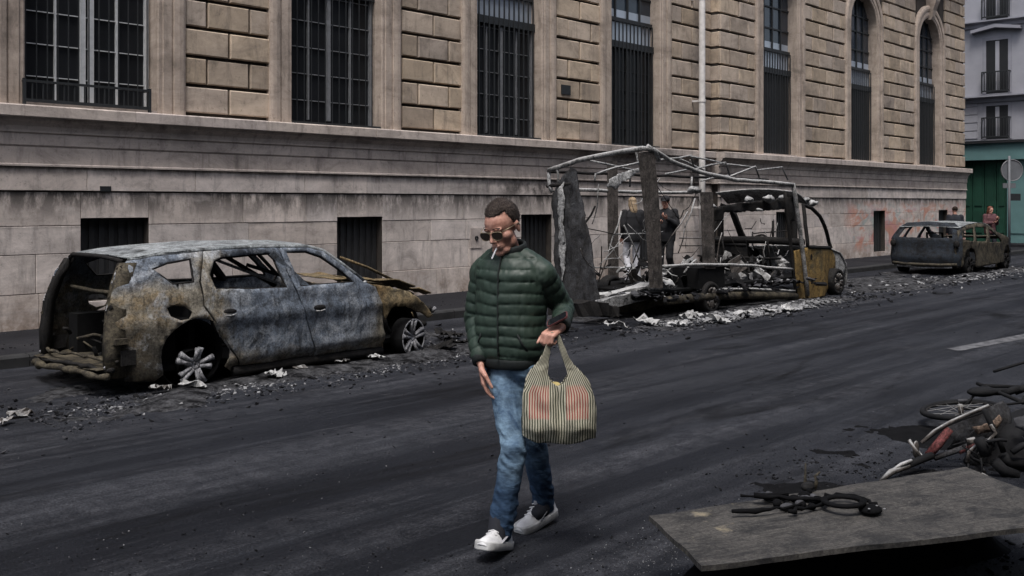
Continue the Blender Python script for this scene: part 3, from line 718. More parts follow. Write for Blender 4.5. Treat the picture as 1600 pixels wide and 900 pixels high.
fdoor = traced([(436, 388), (478, 387.5), (503, 394), (533, 415), (566, 440), (585, 448), (597, 475), (599, 515), (597, 553), (550, 563), (491, 576), (490, 548), (482, 510), (468, 468), (448, 425)], near)
fwin = traced([(445, 394), (476, 393), (500, 401), (528, 420), (552, 441), (500, 445), (468, 448), (455, 418)], near)
for sgn, sd_ in ((-1, 1.0), (1, 31.0)):
    rq = random.Random(5 + sgn)
    sheet('quarter_panel', panel(qpoly, [qwin, qfuel], side3(sgn, sd_, .004), 0.055, 0.004, rq), M_flank, car, 0.016)
    d1 = sheet('rear_door', panel(rdoor, [rwin], side3(sgn, sd_, -.004), 0.045, 0.003, rq), M_flank, car, 0.03)
    d2 = sheet('front_door', panel(fdoor, [fwin], side3(sgn, sd_, -.004), 0.045, 0.003, rq), M_flank, car, 0.03)
    for d_, (hx, hy) in ((d1, (358, 487)), (d2, (498, 480))):
        q = traced([(hx, hy)], near)[0]; yy = flank(q[0], q[1], sgn)
        hb = MB(); hb.ell((q[0] + .0, yy + .004 * sgn, q[1]), (.075, .016, .028), 14, 8); obj('handle_recess', hb, M_char, d_, True)
        hb = MB(); hb.tube([(q[0] - .05, yy + .012 * sgn, q[1] - .03), (q[0], yy + .024 * sgn, q[1] - .036), (q[0] + .06, yy + .012 * sgn, q[1] - .026)], .008, 6); obj('handle', hb, M_ashm, d_, True)
    # window frame rims and roof gutter
    def rim(poly, rad, mat_, nm, par):
        m_ = MB(); m_.tube([(a_, flank(a_, b_, sgn, sd_) - 0.004 * sgn, b_) for a_, b_ in densify(poly, .08)], rad, 6, loop=True); obj(nm, m_, mat_, par, True)
    rim(rwin, .014, M_char, 'window_rim', d1); rim(fwin, .014, M_char, 'window_rim', d2); rim(qwin, .012, M_char, 'window_rim', car)
    gut = traced([(200, 406), (250, 398), (316, 391), (376, 387), (436, 385.5), (480, 385.5), (505, 392), (535, 413), (568, 438)], near)
    m_ = MB(); m_.tube([(a_, flank(a_, b_, sgn) + .01 * -sgn, b_) for a_, b_ in gut], [.018]*5 + [.022]*4, 8); obj('roof_rail', m_, M_roofm if sgn < 0 else M_char, car, True)
    # fender remnant over the front wheel
    fen = traced([(575, 443), (612, 449), (640, 457), (662, 474), (676, 494), (668, 497), (652, 486), (632, 478), (612, 480), (600, 500), (597, 474), (586, 449)], near)
    sheet('front_wing', panel(fen, [], side3(sgn, sd_ + 9, -.01), 0.04, 0.008, rq), M_rust, car, 0.01)
    # sill
    m_ = MB(); m_.tube([(x_, (CN + .07) if sgn < 0 else (CF - .07), .10) for x_ in (5.0, 5.6, 6.2, 6.8)], [.05, .055, .055, .045], 8); obj('sill', m_, M_char, car, True)
# roof skin with sag
def roof_pt(u, v):
    """u 0..1 rear to front, v 0..1 near to far"""
    g_ = gut; k = u * 5.0; i = min(int(k), 4); fr_ = k - i
    x_ = g_[i][0] + (g_[i+1][0] - g_[i][0]) * fr_; z_ = g_[i][1] + (g_[i+1][1] - g_[i][1]) * fr_
    y0 = flank(x_, z_, -1); y1 = flank(x_, z_, 1)
    arc = math.sin(math.pi * v)
    bend = 0.03 * (abs(2 * v - 1) ** 2) * (1 - u) 
    return (x_ - 0.06 * arc * (1 - u) + .05 * arc * u, y0 + (y1 - y0) * v, z_ + 0.012 + 0.030 * arc + 0.014 * nz((u * 3, v * 3, 0), 1.6, 4) * arc)
m_ = MB(); nu, nv_ = 30, 22
m_.add([roof_pt(i / nu, j / nv_) for j in range(nv_ + 1) for i in range(nu + 1)], [(j*(nu+1)+i, j*(nu+1)+i+1, (j+1)*(nu+1)+i+1, (j+1)*(nu+1)+i) for j in range(nv_) for i in range(nu)])
sheet('roof', m_, M_roofm, car, .012)
# tail frame: header, pillars, lamp housings, floor and rear beam
m_ = MB(); m_.tube([(4.03, CN + .30, 1.17), (3.96, CC - .3, 1.21), (3.95, CC + .3, 1.21), (4.03, CF - .30, 1.17)], .020, 8); obj('tail_header', m_, M_char, car, True)
for sgn, yb in ((-1, CN), (1, CF)):
    s_ = -sgn
    m_ = MB()
    pil = [(4.02, yb + .27 * s_, 1.16), (3.93, yb + .22 * s_, .98), (3.86, yb + .17 * s_, .74), (3.83, yb + .15 * s_, .45), (3.84, yb + .15 * s_, .16)]
    ring = []
    for k, (x_, y_, z_) in enumerate(pil):
        w_ = (.10 if sgn < 0 else .05) + .03 * k / 4
        ring.append([(x_ - .02, y_ + .06 * s_, z_), (x_ - .03, y_ - .02 * s_, z_), (x_ + w_, y_ - .07 * s_, z_), (x_ + w_, y_ + .05 * s_, z_)])
    m_.rings(ring); fixn(obj('tail_pillar', m_, M_olive if sgn < 0 else M_char, car, True))
    rr_ = random.Random(8)
    for k in range(12):      # brackets and tabs on the pillar
        u_ = rr_.random(); i = min(int(u_ * 4), 3); q = Vector(pil[i]).lerp(Vector(pil[i + 1]), u_ * 4 - i)
        b_ = MB(); b_.bar(q + Vector((-.035, 0, -.02)), q + Vector((-.0, rr_.uniform(-.05, .05), rr_.uniform(.0, .05))), .012, rr_.uniform(.015, .035)); obj('bracket', b_, rr_.choice([M_alloy, M_olive, M_char]), car)
    lamp = MB(); lamp.box(3.86, 3.97, *sorted((yb + .05 * s_, yb + .15 * s_)), .46, .51); obj('lamp_bracket', lamp, M_olive, car)
    bx = MB(); bx.box(3.92, 4.05, *sorted((yb + .07 * s_, yb + .15 * s_)), .27, .40); obj('vent_box', bx, M_char, car)
# D shaped panel behind the rear lamp
m_ = panel(traced([(200, 412), (226, 455), (252, 492), (262, 520), (250, 560), (232, 590), (192, 592), (176, 520), (176, 450)], near), [traced([(211, 538), (232, 538), (234, 562), (213, 562)], near)], lambda x_, z_: (x_, flank(x_, z_, -1, 2.0) + .022, z_), .05, .004)
sheet('lamp_panel', m_, M_olive, car, .012)
fl = MB(); fl.box(3.80, 7.3, CN + .16, CF - .16, .16, .21); obj('floor_pan', fl, M_void, car)
rb = MB(); r6 = random.Random(12)
for zz_, x_off, rad_, fl_ in ((.185, 0.0, .034, 1.0), (.235, .05, .022, 1.0), (.30, .10, .014, 1.0)):
    P_ = [Vector((3.69 + x_off + .11 * abs(u_ * 2 - 1) ** 3, CN + .08 + (CF - CN - .14) * u_, zz_ + .02 * math.sin(u_ * 5))) + Vector((r6.uniform(-.015, .015), 0, r6.uniform(-.014, .014))) for u_ in [i / 16 for i in range(17)]]
    rb = MB(); rb.tube(P_, [rad_ * r6.uniform(.6, 1.2) for _ in P_], 8, flat=fl_); obj('rear_beam', rb, (M_olive, M_char, M_olive)[int(zz_ * 10) - 1], car, True)
m_ = MB(); rows = [[(3.74 + .45 * i / 8, CN + .16 + (CF - CN - .32) * j_ / 16, .235 + .02 * nz((i, j_, 0), .6, 2) + .012 * nz((i, j_, 4), 1.7, 2)) for i in range(9)] for j_ in range(17)]; m_.rings(rows, cap=False, closed=False); sheet('boot_floor', m_, M_olive, car, .01)
par = MB(); par.tube([(4.06, CN + .26, .88), (4.04, CC, .87), (4.06, CF - .26, .88)], .02, 6); obj('parcel_rail', par, M_olive, car, True)
bk = MB(); bk.box(4.05, 4.5, CN + .22, CN + .42, .2, .62); obj('wheel_house', bk, M_void, car); bk = MB(); bk.box(4.05, 4.5, CF - .42, CF - .22, .2, .62); obj('wheel_house', bk, M_void, car)
for k in range(16):
    r5 = random.Random(k); a_ = Vector((r5.uniform(3.9, 4.5), r5.uniform(CN + .25, CF - .25), r5.uniform(.24, .5))); b_ = a_ + Vector((r5.uniform(-.2, .3), r5.uniform(-.3, .3), r5.uniform(-.1, .25))); m_ = MB(); m_.tube([a_, a_.lerp(b_, .5) + Vector((0, 0, r5.uniform(-.08, .08))), b_], r5.uniform(.006, .022), 6); obj('boot_scrap', m_, (M_void, M_char, M_olive)[k % 3], car, True)
bulk = MB(); bulk.box(4.62, 4.68, CN + .2, CF - .2, .2, .80); obj('seat_bulkhead', bulk, M_void, car)
for yy in (CN + .48, CC, CF - .48):        # bare seat frames
    for xx, nm in ((4.95, 'rear_seat_frame'), (5.9, 'front_seat_frame')):
        if xx > 5 and yy == CC: continue
        s_ = MB(); s_.tube([(xx + .3, yy - .2, .3), (xx + .05, yy - .2, .32), (xx - .12, yy - .19, .76), (xx - .12, yy + .19, .76), (xx + .05, yy + .2, .32), (xx + .3, yy + .2, .3)], .018, 7)
        s_.tube([(xx, yy - .19, .5), (xx, yy + .19, .5)], .012, 6); s_.tube([(xx - .06, yy - .19, .62), (xx - .06, yy + .19, .62)], .01, 6); obj(nm, s_, M_char, car, True)
ds = MB(); ds.tube([(6.55, CN + .14, .72), (6.6, CC, .75), (6.55, CF - .14, .72)], .045, 8); ds.tube([(6.6, CN + .45, .72), (6.35, CN + .45, .78)], .02, 6); obj('dash_beam', ds, M_char, car, True)
stw = MB(); stw.lathe([(.165, -.01), (.185, -.01), (.185, .01), (.165, .01)], (6.30, CF - .5, .80), (-.9, 0, .4), 22); obj('steering_ring', stw, M_char, car, True)
# loose struts seen through the side windows, A pillar of the far side, broken wiper frame
for nm, a_, b_, r_, mt in (('fallen_trim', (4.98, 8.9, 1.17), (5.75, 8.8, .86), .014, M_ashm), ('fallen_trim', (5.25, 9.0, 1.15), (5.72, 8.85, .84), .02, M_char), ('fallen_trim', (5.6, 9.2, 1.05), (6.35, 9.1, .80), .018, M_char), ('belt_pillar', (5.48, CN + .17, 1.2), (5.83, CN + .05, .84), .05, M_blue), ('belt_pillar', (5.48, CF - .17, 1.2), (5.83, CF - .05, .84), .045, M_char)):
    m_ = MB(); m_.bar(a_, b_, r_ * 2, r_ * (1.1 if nm == 'belt_pillar' else 2)); obj(nm, m_, mt, car)
ap0, ap1 = on_y(532, 402, CF - .15), on_y(613, 437, CF - .05)
m_ = MB(); m_.tube([ap0, ap0.lerp(ap1, .5) + Vector((0, 0, .02)), ap1], .018, 7); obj('far_pillar', m_, M_rust, car, True)
# collapsed bonnet and engine bay
def hood(u, v):
    x_ = 6.62 + .92 * u; y_ = CN + .12 + (CF - CN - .24) * v
    z_ = .87 - .05 * u - .40 * max(0, u - .45) ** 1.6 + .022 * nz((u * 4, v * 5, 1), 1.3, 3) - .05 * math.sin(math.pi * v) * u
    return (x_ + .05 * nz((u, v, 0), 4, 2), y_, z_)
m_ = MB(); nu, nv_ = 18, 22
keep = lambda i, j: not (3 < i < 12 and 5 < j < 15) and not (i > 13 and nz((i, j, 0), .35, 2) > .15)
m_.add([hood(i / nu, j / nv_) for j in range(nv_ + 1) for i in range(nu + 1)], [(j*(nu+1)+i, j*(nu+1)+i+1, (j+1)*(nu+1)+i+1, (j+1)*(nu+1)+i) for j in range(nv_) for i in range(nu) if keep(i, j)])
sheet('bonnet', m_, M_rust, car, .014)
eng = MB(); rr_ = random.Random(77)
eng.box(6.85, 7.35, CN + .45, CF - .45, .22, .62)
obj('engine_block', eng, M_void, car)
ex = [(6.95, .66, .28), (7.1, .6, .3), (7.25, .55, .2), (7.4, .5, .35), (7.45, .35, .3)]
for k in range(34):
    a_ = Vector((rr_.uniform(6.8, 7.62), rr_.uniform(CN + .02, CF - .1), 0)); a_.z = rr_.uniform(.3, .78 - .45 * max(0, a_.x - 7.0))
    b_ = a_ + Vector((rr_.uniform(-.1, .25), rr_.uniform(-.2, .2), rr_.uniform(-.22, .08)))
    m_ = MB(); mid = a_.lerp(b_, .5) + Vector((rr_.uniform(-.04, .04), rr_.uniform(-.04, .04), rr_.uniform(-.04, .06)))
    m_.tube([a_, mid, b_], [rr_.uniform(.006, .022)] * 3, 6); obj('twisted_strut', m_, rr_.choice([M_char, M_tube, M_char, M_rust, M_alloy]), car, True)
fb = MB(); fb.tube([(7.50, CN + .08, .50), (7.68, CC - .4, .45), (7.72, CC, .43), (7.68, CC + .4, .45), (7.5, CF - .08, .5)], .035, 8)
fb.tube([(7.45, CN + .1, .33), (7.6, CC, .30), (7.45, CF - .1, .33)], .03, 7); obj('front_beam', fb, M_char, car, True)
# wheels, resting on their rims
for yy, ax in ((CN + .10, (0, -1, 0)), (CF - .10, (0, 1, 0))):
    for xx, br, md in ((XR, 1.0, 1), (XW, 0.0, 2)):
        wheel('wheel', (xx, yy, WR), WR + .005, .17, car, M_alloy, 5, .35 + br * .2, br, 3 + md, ax if md == 1 else (.22 * ax[1] * -1, ax[1], 0), None, .036)
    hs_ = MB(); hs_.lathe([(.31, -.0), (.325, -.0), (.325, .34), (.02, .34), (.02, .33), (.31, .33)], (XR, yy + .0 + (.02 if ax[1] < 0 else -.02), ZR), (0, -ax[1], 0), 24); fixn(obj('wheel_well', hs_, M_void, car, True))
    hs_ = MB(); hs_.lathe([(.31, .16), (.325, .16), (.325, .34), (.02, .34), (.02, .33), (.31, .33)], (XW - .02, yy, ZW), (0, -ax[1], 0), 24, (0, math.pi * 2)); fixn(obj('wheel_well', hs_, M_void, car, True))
# melted tyre wire under the wheels

# ---------------- the burnt box van
VN, VF, VR = 8.40, 10.40, 11.50            # near side, far side, rear end
van = thing('burnt_van', 'burnt-out box van reduced to its bare body frame with rusty yellow cab door', 'van', (14, 9.4, 0))
def PN(px, py): return on_y(px, py, VN)
def PF(px, py): return on_y(px, py, VF)
def PR(px, py): return on_x(px, py, VR)
def vbar(name, pts, r, mat, flat=1.0, n=7, wob=0.0, seed=1):
    rr_ = random.Random(seed); pts = [Vector(p_) for p_ in pts]
    if wob:
        out = []
        for a_, b_ in zip(pts[:-1], pts[1:]):
            k = max(1, int((b_ - a_).length / .25)); out += [a_.lerp(b_, i / k) + Vector((rr_.uniform(-wob, wob), rr_.uniform(-wob, wob), rr_.uniform(-wob, wob))) for i in range(k)]
        pts = out + [pts[-1]]
    m_ = MB(); m_.tube(pts, r, n, flat=flat); return obj(name, m_, mat, van, True)
M_post = scorched('burnt_post', (0.075, 0.066, 0.060), (0.12, 0.105, 0.096), (0.045, 0.042, 0.040), soot=0.36, ash=0.36, seed=21.0, scale=1.2, ashcol=(0.36, 0.35, 0.34), top=.6)
# corner post (flat section) and other posts
def flat_post(pts_l, pts_r, plane, depth, mat, name='post', axis='y'):
    m_ = MB(); rings = []
    for (a_, b_) in zip(pts_l, pts_r):
        A, B = plane(*a_), plane(*b_); o_ = Vector((0, depth, 0)) if axis == 'y' else Vector((depth, 0, 0))
        rings.append([A, B, B + o_, A + o_])
    m_.rings(rings); return fixn(obj(name, m_, mat, van))
flat_post([(1000, 238), (1006, 300), (1013, 370), (1018, 450)], [(1022, 236), (1029, 300), (1033, 370), (1036, 450)], PN, .035, M_post, 'corner_post')
flat_post([(948, 252), (949, 330), (950, 440)], [(962, 252), (963, 330), (964, 440)], PF, -.04, M_post, 'corner_post')
flat_post([(1099, 300), (1101, 360), (1103, 420)], [(1114, 300), (1116, 360), (1118, 420)], PN, .06, M_post, 'body_post')
vbar('roof_rail', [PN(1003, 231), PN(1022, 234), PN(1045, 250), PN(1090, 268), PN(1150, 281), PN(1200, 285), PN(1241, 289)], .033, M_tube, 1, 8, .006, 2)
vbar('roof_rail', [PN(1012, 228), PN(1024, 236), PN(1030, 252)], .03, M_ashm, 1, 8)
vbar('roof_rail', [PR(857, 266), PR(905, 250), PR(950, 241), PR(1004, 232)], .038, M_tube, 1, 8, .006, 3)
vbar('roof_rail', [PF(858, 268), PF(960, 272), PF(1080, 276), PF(1200, 281)], .025, M_char, 1, 7, .01, 4)
vbar('side_rail', [PF(905, 297), PF(990, 300), PF(1082, 301)], .03, M_tube, 1, 7, .008, 5)
vbar('front_post', [PN(1239, 287), PN(1246, 330), PN(1253, 385), PN(1262, 462)], .042, M_tube, .7, 8, .004, 6)
vbar('front_post', [PN(1226, 300), PN(1232, 350), PN(1238, 410), PN(1244, 462)], .035, M_char, .7, 8, .004, 7)
vbar('side_rail', [PN(1036, 416), PN(1100, 413), PN(1170, 415), PN(1238, 421)], .024, M_tube, 1, 7, .006, 8)
vbar('sill_rail', [PN(1040, 470), PN(1110, 463), PN(1180, 461), PN(1244, 463)], .05, M_olive, 1.3, 8, .004, 9)
vbar('sill_rail', [PN(1128, 452), PN(1180, 452), PN(1244, 455)], .02, M_tube, 1, 7, .006, 10)
vbar('rear_frame', [PR(857, 266), PR(858, 290), PR(863, 300)], .03, M_ashm, 1, 7)
vbar('rear_frame', [PR(871, 262), PR(873, 290)], .02, M_tube, 1, 7)
vbar('rear_frame', [PR(855, 291), PR(893, 287)], .028, M_char, 1, 7)
for k, pts in enumerate(([(929, 282), (930, 272), (962, 262), (998, 254)], [(923, 251), (957, 258), (990, 266)], [(994, 236), (996, 252), (1001, 262)], [(1030, 250), (1060, 247), (1080, 243), (1085, 268)], [(1040, 272), (1082, 263)], [(1085, 265), (1110, 258), (1134, 254), (1140, 274)], [(1138, 277), (1180, 260), (1188, 282)], [(1182, 266), (1222, 261), (1231, 281)], [(1095, 283), (1120, 276), (1150, 274)], [(1130, 256), (1160, 259), (1182, 262)], [(1080, 244), (1130, 255)], [(1081, 276), (1080, 297)], [(985, 268), (984, 292)], [(1060, 247), (1100, 266)])):
    vbar('roof_hoop', [on_y(a_, b_, 9.35 + .25 * math.sin(k)) for a_, b_ in pts], .016, M_ashm if k % 3 else M_tube, 1, 6, .004, 30 + k)
for k, (pa, pb_, r_) in enumerate((((930, 322), (913, 350), .016), ((971, 330), (957, 372), .014), ((957, 372), (935, 440), .012), ((1012, 340), (978, 440), .012), ((975, 352), (1003, 420), .012), ((1075, 330), (1050, 368), .012), ((1050, 368), (1030, 395), .012), ((1086, 310), (1070, 355), .013), ((1070, 355), (1060, 395), .012), ((913, 356), (960, 366), .008), ((960, 366), (1008, 365), .012), ((1062, 372), (1100, 372), .012), ((1062, 384), (1100, 384), .010), ((920, 418), (1010, 418), .012), ((1085, 300), (1078, 250), .012), ((940, 385), (936, 432), .01), ((985, 410), (1006, 456), .012))):
    vbar('twisted_strut', [on_y(*pa, 9.6), on_y((pa[0]+pb_[0])/2 + 2, (pa[1]+pb_[1])/2, 9.62), on_y(*pb_, 9.55)], r_, (M_char, M_tube, M_post)[k % 3], 1, 6)
# rear door leaf hanging in the rear plane, ash-bleached at its edge
def rear3(y_, z_): return (VR + .05 * nz((y_, z_, 0), 2.5, 3) + .015 * nz((y_, z_, 1), 9, 1), y_, z_)
def rear_poly(px): return [(PR(a_, b_).y, PR(a_, b_).z) for a_, b_ in px]
M_door = scorched('burnt_leaf', (0.035, 0.036, 0.04), (0.06, 0.061, 0.066), (0.022, 0.022, 0.024), soot=0.40, ash=0.36, seed=25.0, scale=1.0, ashcol=(0.38, 0.38, 0.39))
sheet('rear_door', panel(rear_poly([(864, 304), (876, 280), (892, 262), (899, 266), (906, 300), (914, 335), (922, 380), (931, 430), (938, 472), (900, 480), (872, 478), (868, 420), (866, 350)]), [], rear3, .06, .012), M_door, van, .03)
sheet('door_strip', panel(rear_poly([(874, 296), (882, 285), (886, 310), (884, 350), (888, 390), (882, 440), (877, 400), (876, 350)]), [], lambda y_, z_: (VR - .045 + .03 * nz((y_, z_, 0), 6, 3), y_, z_), .04, .014), M_ashm, van, .01)
sheet('roof_scrap', panel([(on_y(a_, b_, 9.2).x, on_y(a_, b_, 9.2).z) for a_, b_ in ((948, 291), (955, 278), (972, 270), (999, 262), (1001, 268), (984, 277), (970, 288), (960, 296))], [], lambda x_, z_: (x_, 9.2 + .06 * nz((x_, z_, 0), 5, 2), z_), .04, .012), M_ashm, van, .012)
sheet('roof_scrap', panel([(on_y(a_, b_, 8.7).x, on_y(a_, b_, 8.7).z) for a_, b_ in ((1116, 324), (1150, 318), (1190, 314), (1240, 308), (1243, 345), (1232, 346), (1228, 326), (1180, 330), (1130, 332), (1128, 345), (1117, 346))], [], lambda x_, z_: (x_, 8.7 + .05 * nz((x_, z_, 0), 4, 5), z_), .05, .012), M_char, van, .03)
for k, (px, py, r_) in enumerate(((1085, 297, .09), (1112, 322, .06), (1170, 312, .07), (1200, 311, .09), (1222, 308, .06), (1186, 328, .05), (1012, 250, .07), (1268, 318, .10), (1260, 312, .07))):
    q = on_y(px, py, 8.62); m_ = MB(); m_.ell(q, (r_ * 1.5, r_, r_ * .55), 12, 8)
    m_.v = [tuple(Vector(v_) + Vector(v_).normalized() * 0 + Vector((nz(v_, 14, k), nz(v_, 13, k + 4), nz(v_, 15, k + 9))) * r_ * .55) for v_ in m_.v]
    obj('melted_lump', m_, M_ashm if k % 2 == 0 else M_tube, van, True)
# far side of the body: window frame between cargo space and cab
for nm, pts, r_ in (('window_frame', [(1122, 328), (1180, 325), (1240, 322)], .07), ('window_frame', [(1126, 326), (1126, 412)], .07), ('window_frame', [(1240, 320), (1241, 414)], .085), ('window_frame', [(1145, 332), (1160, 372), (1172, 412)], .075), ('window_frame', [(1118, 412), (1245, 414)], .07), ('far_rail', [(1178, 365), (1236, 360)], .018), ('far_rail', [(1176, 392), (1176, 362)], .018), ('far_rail', [(1208, 392), (1208, 345)], .03), ('far_rail', [(1145, 400), (1143, 375), (1158, 372)], .014)):
    vbar(nm, [PF(a_, b_) for a_, b_ in pts], r_, M_char, .7, 8, .006, 50)
m_ = MB(); m_.lathe([(.14, -.012), (.17, -.012), (.17, .012), (.14, .012)], on_y(1188, 378, 9.8), (-.8, -.2, .5), 20); obj('steering_ring', m_, M_char, van, True)
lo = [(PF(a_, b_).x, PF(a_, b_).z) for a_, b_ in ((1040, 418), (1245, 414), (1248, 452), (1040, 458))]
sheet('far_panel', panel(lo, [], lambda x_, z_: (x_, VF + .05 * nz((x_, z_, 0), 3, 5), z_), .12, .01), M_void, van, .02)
# chassis
for yy in (8.75, 10.05):
    vbar('chassis_rail', [(11.7, yy, .34), (13, yy, .30), (15, yy, .30), (17.0, yy, .34)], .055, M_char, 1.2, 8)
m_ = MB(); m_.box(11.9, 17.0, 8.55, 10.25, .36, .40); obj('floor_pan', m_, M_void, van)
for k in range(6): vbar('cross_member', [(12.0 + k * .95, 8.5, .33), (12.0 + k * .95, 10.3, .33)], .03, M_char)
xw0 = on_y(1110, 480, VN).x; xw1 = on_y(1308, 455, VN).x
for xx in (xw0, xw1):
    for yy, ax in ((VN + .06, (0, -1, 0)), (VF - .06, (0, 1, 0))):
        tyre_mat = M_char
        wheel('wheel', (xx, yy, .245), .17, .17, van, M_post, 6, .2, 0, 4, ax, .245, .05)
# wheel house and rear mudguard
q0, q1 = PN(1094, 452), PN(1134, 416)
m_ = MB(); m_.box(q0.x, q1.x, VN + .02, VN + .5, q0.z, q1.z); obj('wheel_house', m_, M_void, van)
# collapsed rear floor
rr_ = random.Random(61)
for k, (pa, pb_, w_, h_, mt) in enumerate((((936, 478), (1040, 448), .16, .16, M_ashm), ((932, 464), (1010, 446), .22, .05, M_tube), ((950, 470), (1038, 440), .10, .08, M_char), ((940, 488), (1036, 470), .10, .12, M_olive), ((920, 480), (960, 488), .2, .14, M_char), ((985, 452), (1012, 442), .3, .05, M_ashm), ((1018, 446), (1030, 400), .12, .04, M_ashm), ((870, 482), (935, 482), .35, .2, M_char))):
    a_, b_ = on_y(*pa, 9.0 + .3 * (k % 2)), on_y(*pb_, 8.75); m_ = MB(); n_ = 7
    rings = []
    for i in range(n_ + 1):
        q = a_.lerp(b_, i / n_); rings.append([(q.x + rr_.uniform(-.03, .03), q.y + sx_ * w_ / 2 + rr_.uniform(-.02, .02), q.z + sz_ * h_ / 2 + rr_.uniform(-.02, .02)) for sx_, sz_ in ((-1, -1), (1, -1), (1, 1), (-1, 1))])
    m_.rings(rings); fixn(obj('collapsed_floor_beam', m_, mt, van))
# burnt load between the rails: bent sheet scraps and rods
for k in range(110):
    x_ = rr_.uniform(12.0, 16.2); y_ = rr_.uniform(8.5, 9.8); z_ = rr_.uniform(.42, .74)
    c_ = Vector((x_, y_, z_)); m_ = MB(); d_ = Vector((rr_.uniform(-1, 1), rr_.uniform(-1, 1), rr_.uniform(-.6, .9))).normalized() * rr_.uniform(.12, .35)
    if k % 2: m_.tube([c_ - d_ / 2, c_ + Vector((0, 0, rr_.uniform(-.05, .08))), c_ + d_ / 2], rr_.uniform(.008, .022), 6); obj('charred_rod', m_, rr_.choice([M_char, M_tube, M_char, M_ashm]), van, True)
    else:
        s_ = d_.cross(Vector((rr_.uniform(-1, 1), rr_.uniform(-1, 1), rr_.uniform(-1, 1)))).normalized() * rr_.uniform(.05, .16)
        up_ = d_.cross(s_).normalized()
        g_ = [[c_ + d_ * (i / 3 - .5) + s_ * (j / 2 - .5) * 2 + up_ * rr_.uniform(-.04, .04) for j in range(3)] for i in range(4)]
        m_.rings(g_, cap=False, closed=False); sheet('bent_scrap', m_, rr_.choice([M_char, M_char, M_tube, M_post]), van, .008, False)
for k in range(44):                        # sagging wires and trim strips
    xa_, ya_ = (rr_.uniform(905, 1100), rr_.uniform(262, 420)) if k % 3 else (rr_.uniform(1120, 1240), rr_.uniform(330, 405))
    Yp = rr_.uniform(8.6, 10.2); xb_, yb_ = xa_ + rr_.uniform(-42, 42), min(440, ya_ + rr_.uniform(-10, 70)); A = on_y(xa_, ya_, Yp); B = on_y(xb_, yb_, Yp + rr_.uniform(-.2, .2))
    P_ = [A.lerp(B, u_) + Vector((rr_.uniform(-.02, .02), rr_.uniform(-.02, .02), -.10 * math.sin(math.pi * u_) * rr_.uniform(.3, 1))) for u_ in (0, .2, .4, .6, .8, 1)]
    vbar('hanging_wire', P_, rr_.choice((.005, .007, .010)), rr_.choice([M_tube, M_char, M_tube, M_post]), 1, 5)
# seats in the cab
for yy in (8.9, 9.8):
    vbar('seat_frame', [(15.6, yy - .2, .5), (15.45, yy - .2, 1.05), (15.45, yy + .2, 1.05), (15.6, yy + .2, .5)], .02, M_char)
    vbar('seat_frame', [(15.3, yy - .2, .5), (15.3, yy - .2, .75), (15.9, yy - .2, .72), (15.9, yy + .2, .72), (15.3, yy + .2, .75)], .02, M_char)
vbar('dash_beam', [(16.35, 8.5, 1.0), (16.45, 9.4, 1.02), (16.35, 10.3, 1.0)], .07, M_char)
# cab
M_cab = scorched('burnt_cab', (0.23, 0.145, 0.045), (0.27, 0.18, 0.07), (0.11, 0.095, 0.06), soot=0.33, ash=0.30, seed=33.0, scale=1.1, ashcol=(0.36, 0.34, 0.28))
def vside(sgn, off=0.0):
    def f(x_, z_):
        ins = .03 + (.16 * ((z_ - 1.0) / .8) ** 1.3 if z_ > 1.0 else 0) + (.10 * (min(.5, x_ - 16.9) / .5) ** 2 if x_ > 16.9 else 0) + .012 * nz((x_, z_, sgn), 3, 2) + off
        return (x_, VN + ins if sgn < 0 else VF - ins, z_)
    return f
vnear = lambda x_, z_: vside(-1)(max(11, min(18, x_)), max(0, min(2.6, z_)))[1]
door_px = [(1259, 387), (1280, 388), (1299, 389), (1304, 402), (1304, 425), (1296, 440), (1288, 462), (1262, 468), (1258, 430)]
win_px = [(1255, 320), (1268, 325), (1281, 338), (1291, 360), (1298, 387), (1262, 386), (1258, 350)]
nose_px = [(1299, 389), (1311, 394), (1318, 408), (1321, 424), (1316, 428), (1306, 427), (1304, 410)]
for sgn in (-1, 1):
    dp_ = traced(door_px, vnear); d_ = sheet('cab_door', panel(dp_, [], vside(sgn), .06, .004), M_cab if sgn < 0 else M_char, van, .03)
    wp = traced(win_px, vnear); m_ = MB(); m_.tube([vside(sgn)(a_, b_) for a_, b_ in densify(wp, .1)], .035, 7, loop=True); obj('door_frame', m_, M_char, d_, True)
    m_ = MB(); m_.tube([vside(sgn)(*traced([(1260, 421)], vnear)[0]), vside(sgn)(*traced([(1303, 421)], vnear)[0])], .010, 6); obj('door_crease', m_, M_cab, d_, True)
    m_ = MB(); qh = traced([(1266, 401)], vnear)[0]; m_.ell(vside(sgn)(*qh), (.08, .02, .09), 10, 8); obj('lock_hole', m_, M_char, d_, True)
    sheet('front_wing', panel(traced(nose_px, vnear), [], vside(sgn), .05, .006), M_ashm if sgn < 0 else M_char, van, .02)
cc_ = traced([(1243, 392), (1259, 388), (1262, 430), (1263, 468), (1247, 468), (1244, 430)], vnear)
sheet('cab_corner', panel(cc_, [], vside(-1, .02), .05, .004), M_cab, van, .03)
prof = traced([(1297, 389), (1311, 395), (1320, 412), (1322, 430), (1320, 445)], vnear)
m_ = MB(); nn = 14
m_.rings([[(a_ + .25 * math.sin(math.pi * j / nn), VN + .10 + (VF - VN - .2) * j / nn, b_ + .03 * math.sin(math.pi * j / nn)) for a_, b_ in prof] for j in range(nn + 1)], cap=False, closed=False)
sheet('nose_panel', m_, M_ashm, van, .02)
pr2 = traced([(1240, 300), (1250, 306), (1262, 318)], vnear)
m_ = MB(); m_.rings([[(a_ + .1 * math.sin(math.pi * j / nn), VN + .18 + (VF - VN - .36) * j / nn, b_ + .06 * math.sin(math.pi * j / nn)) for a_, b_ in pr2] for j in range(nn + 1)], cap=False, closed=False)
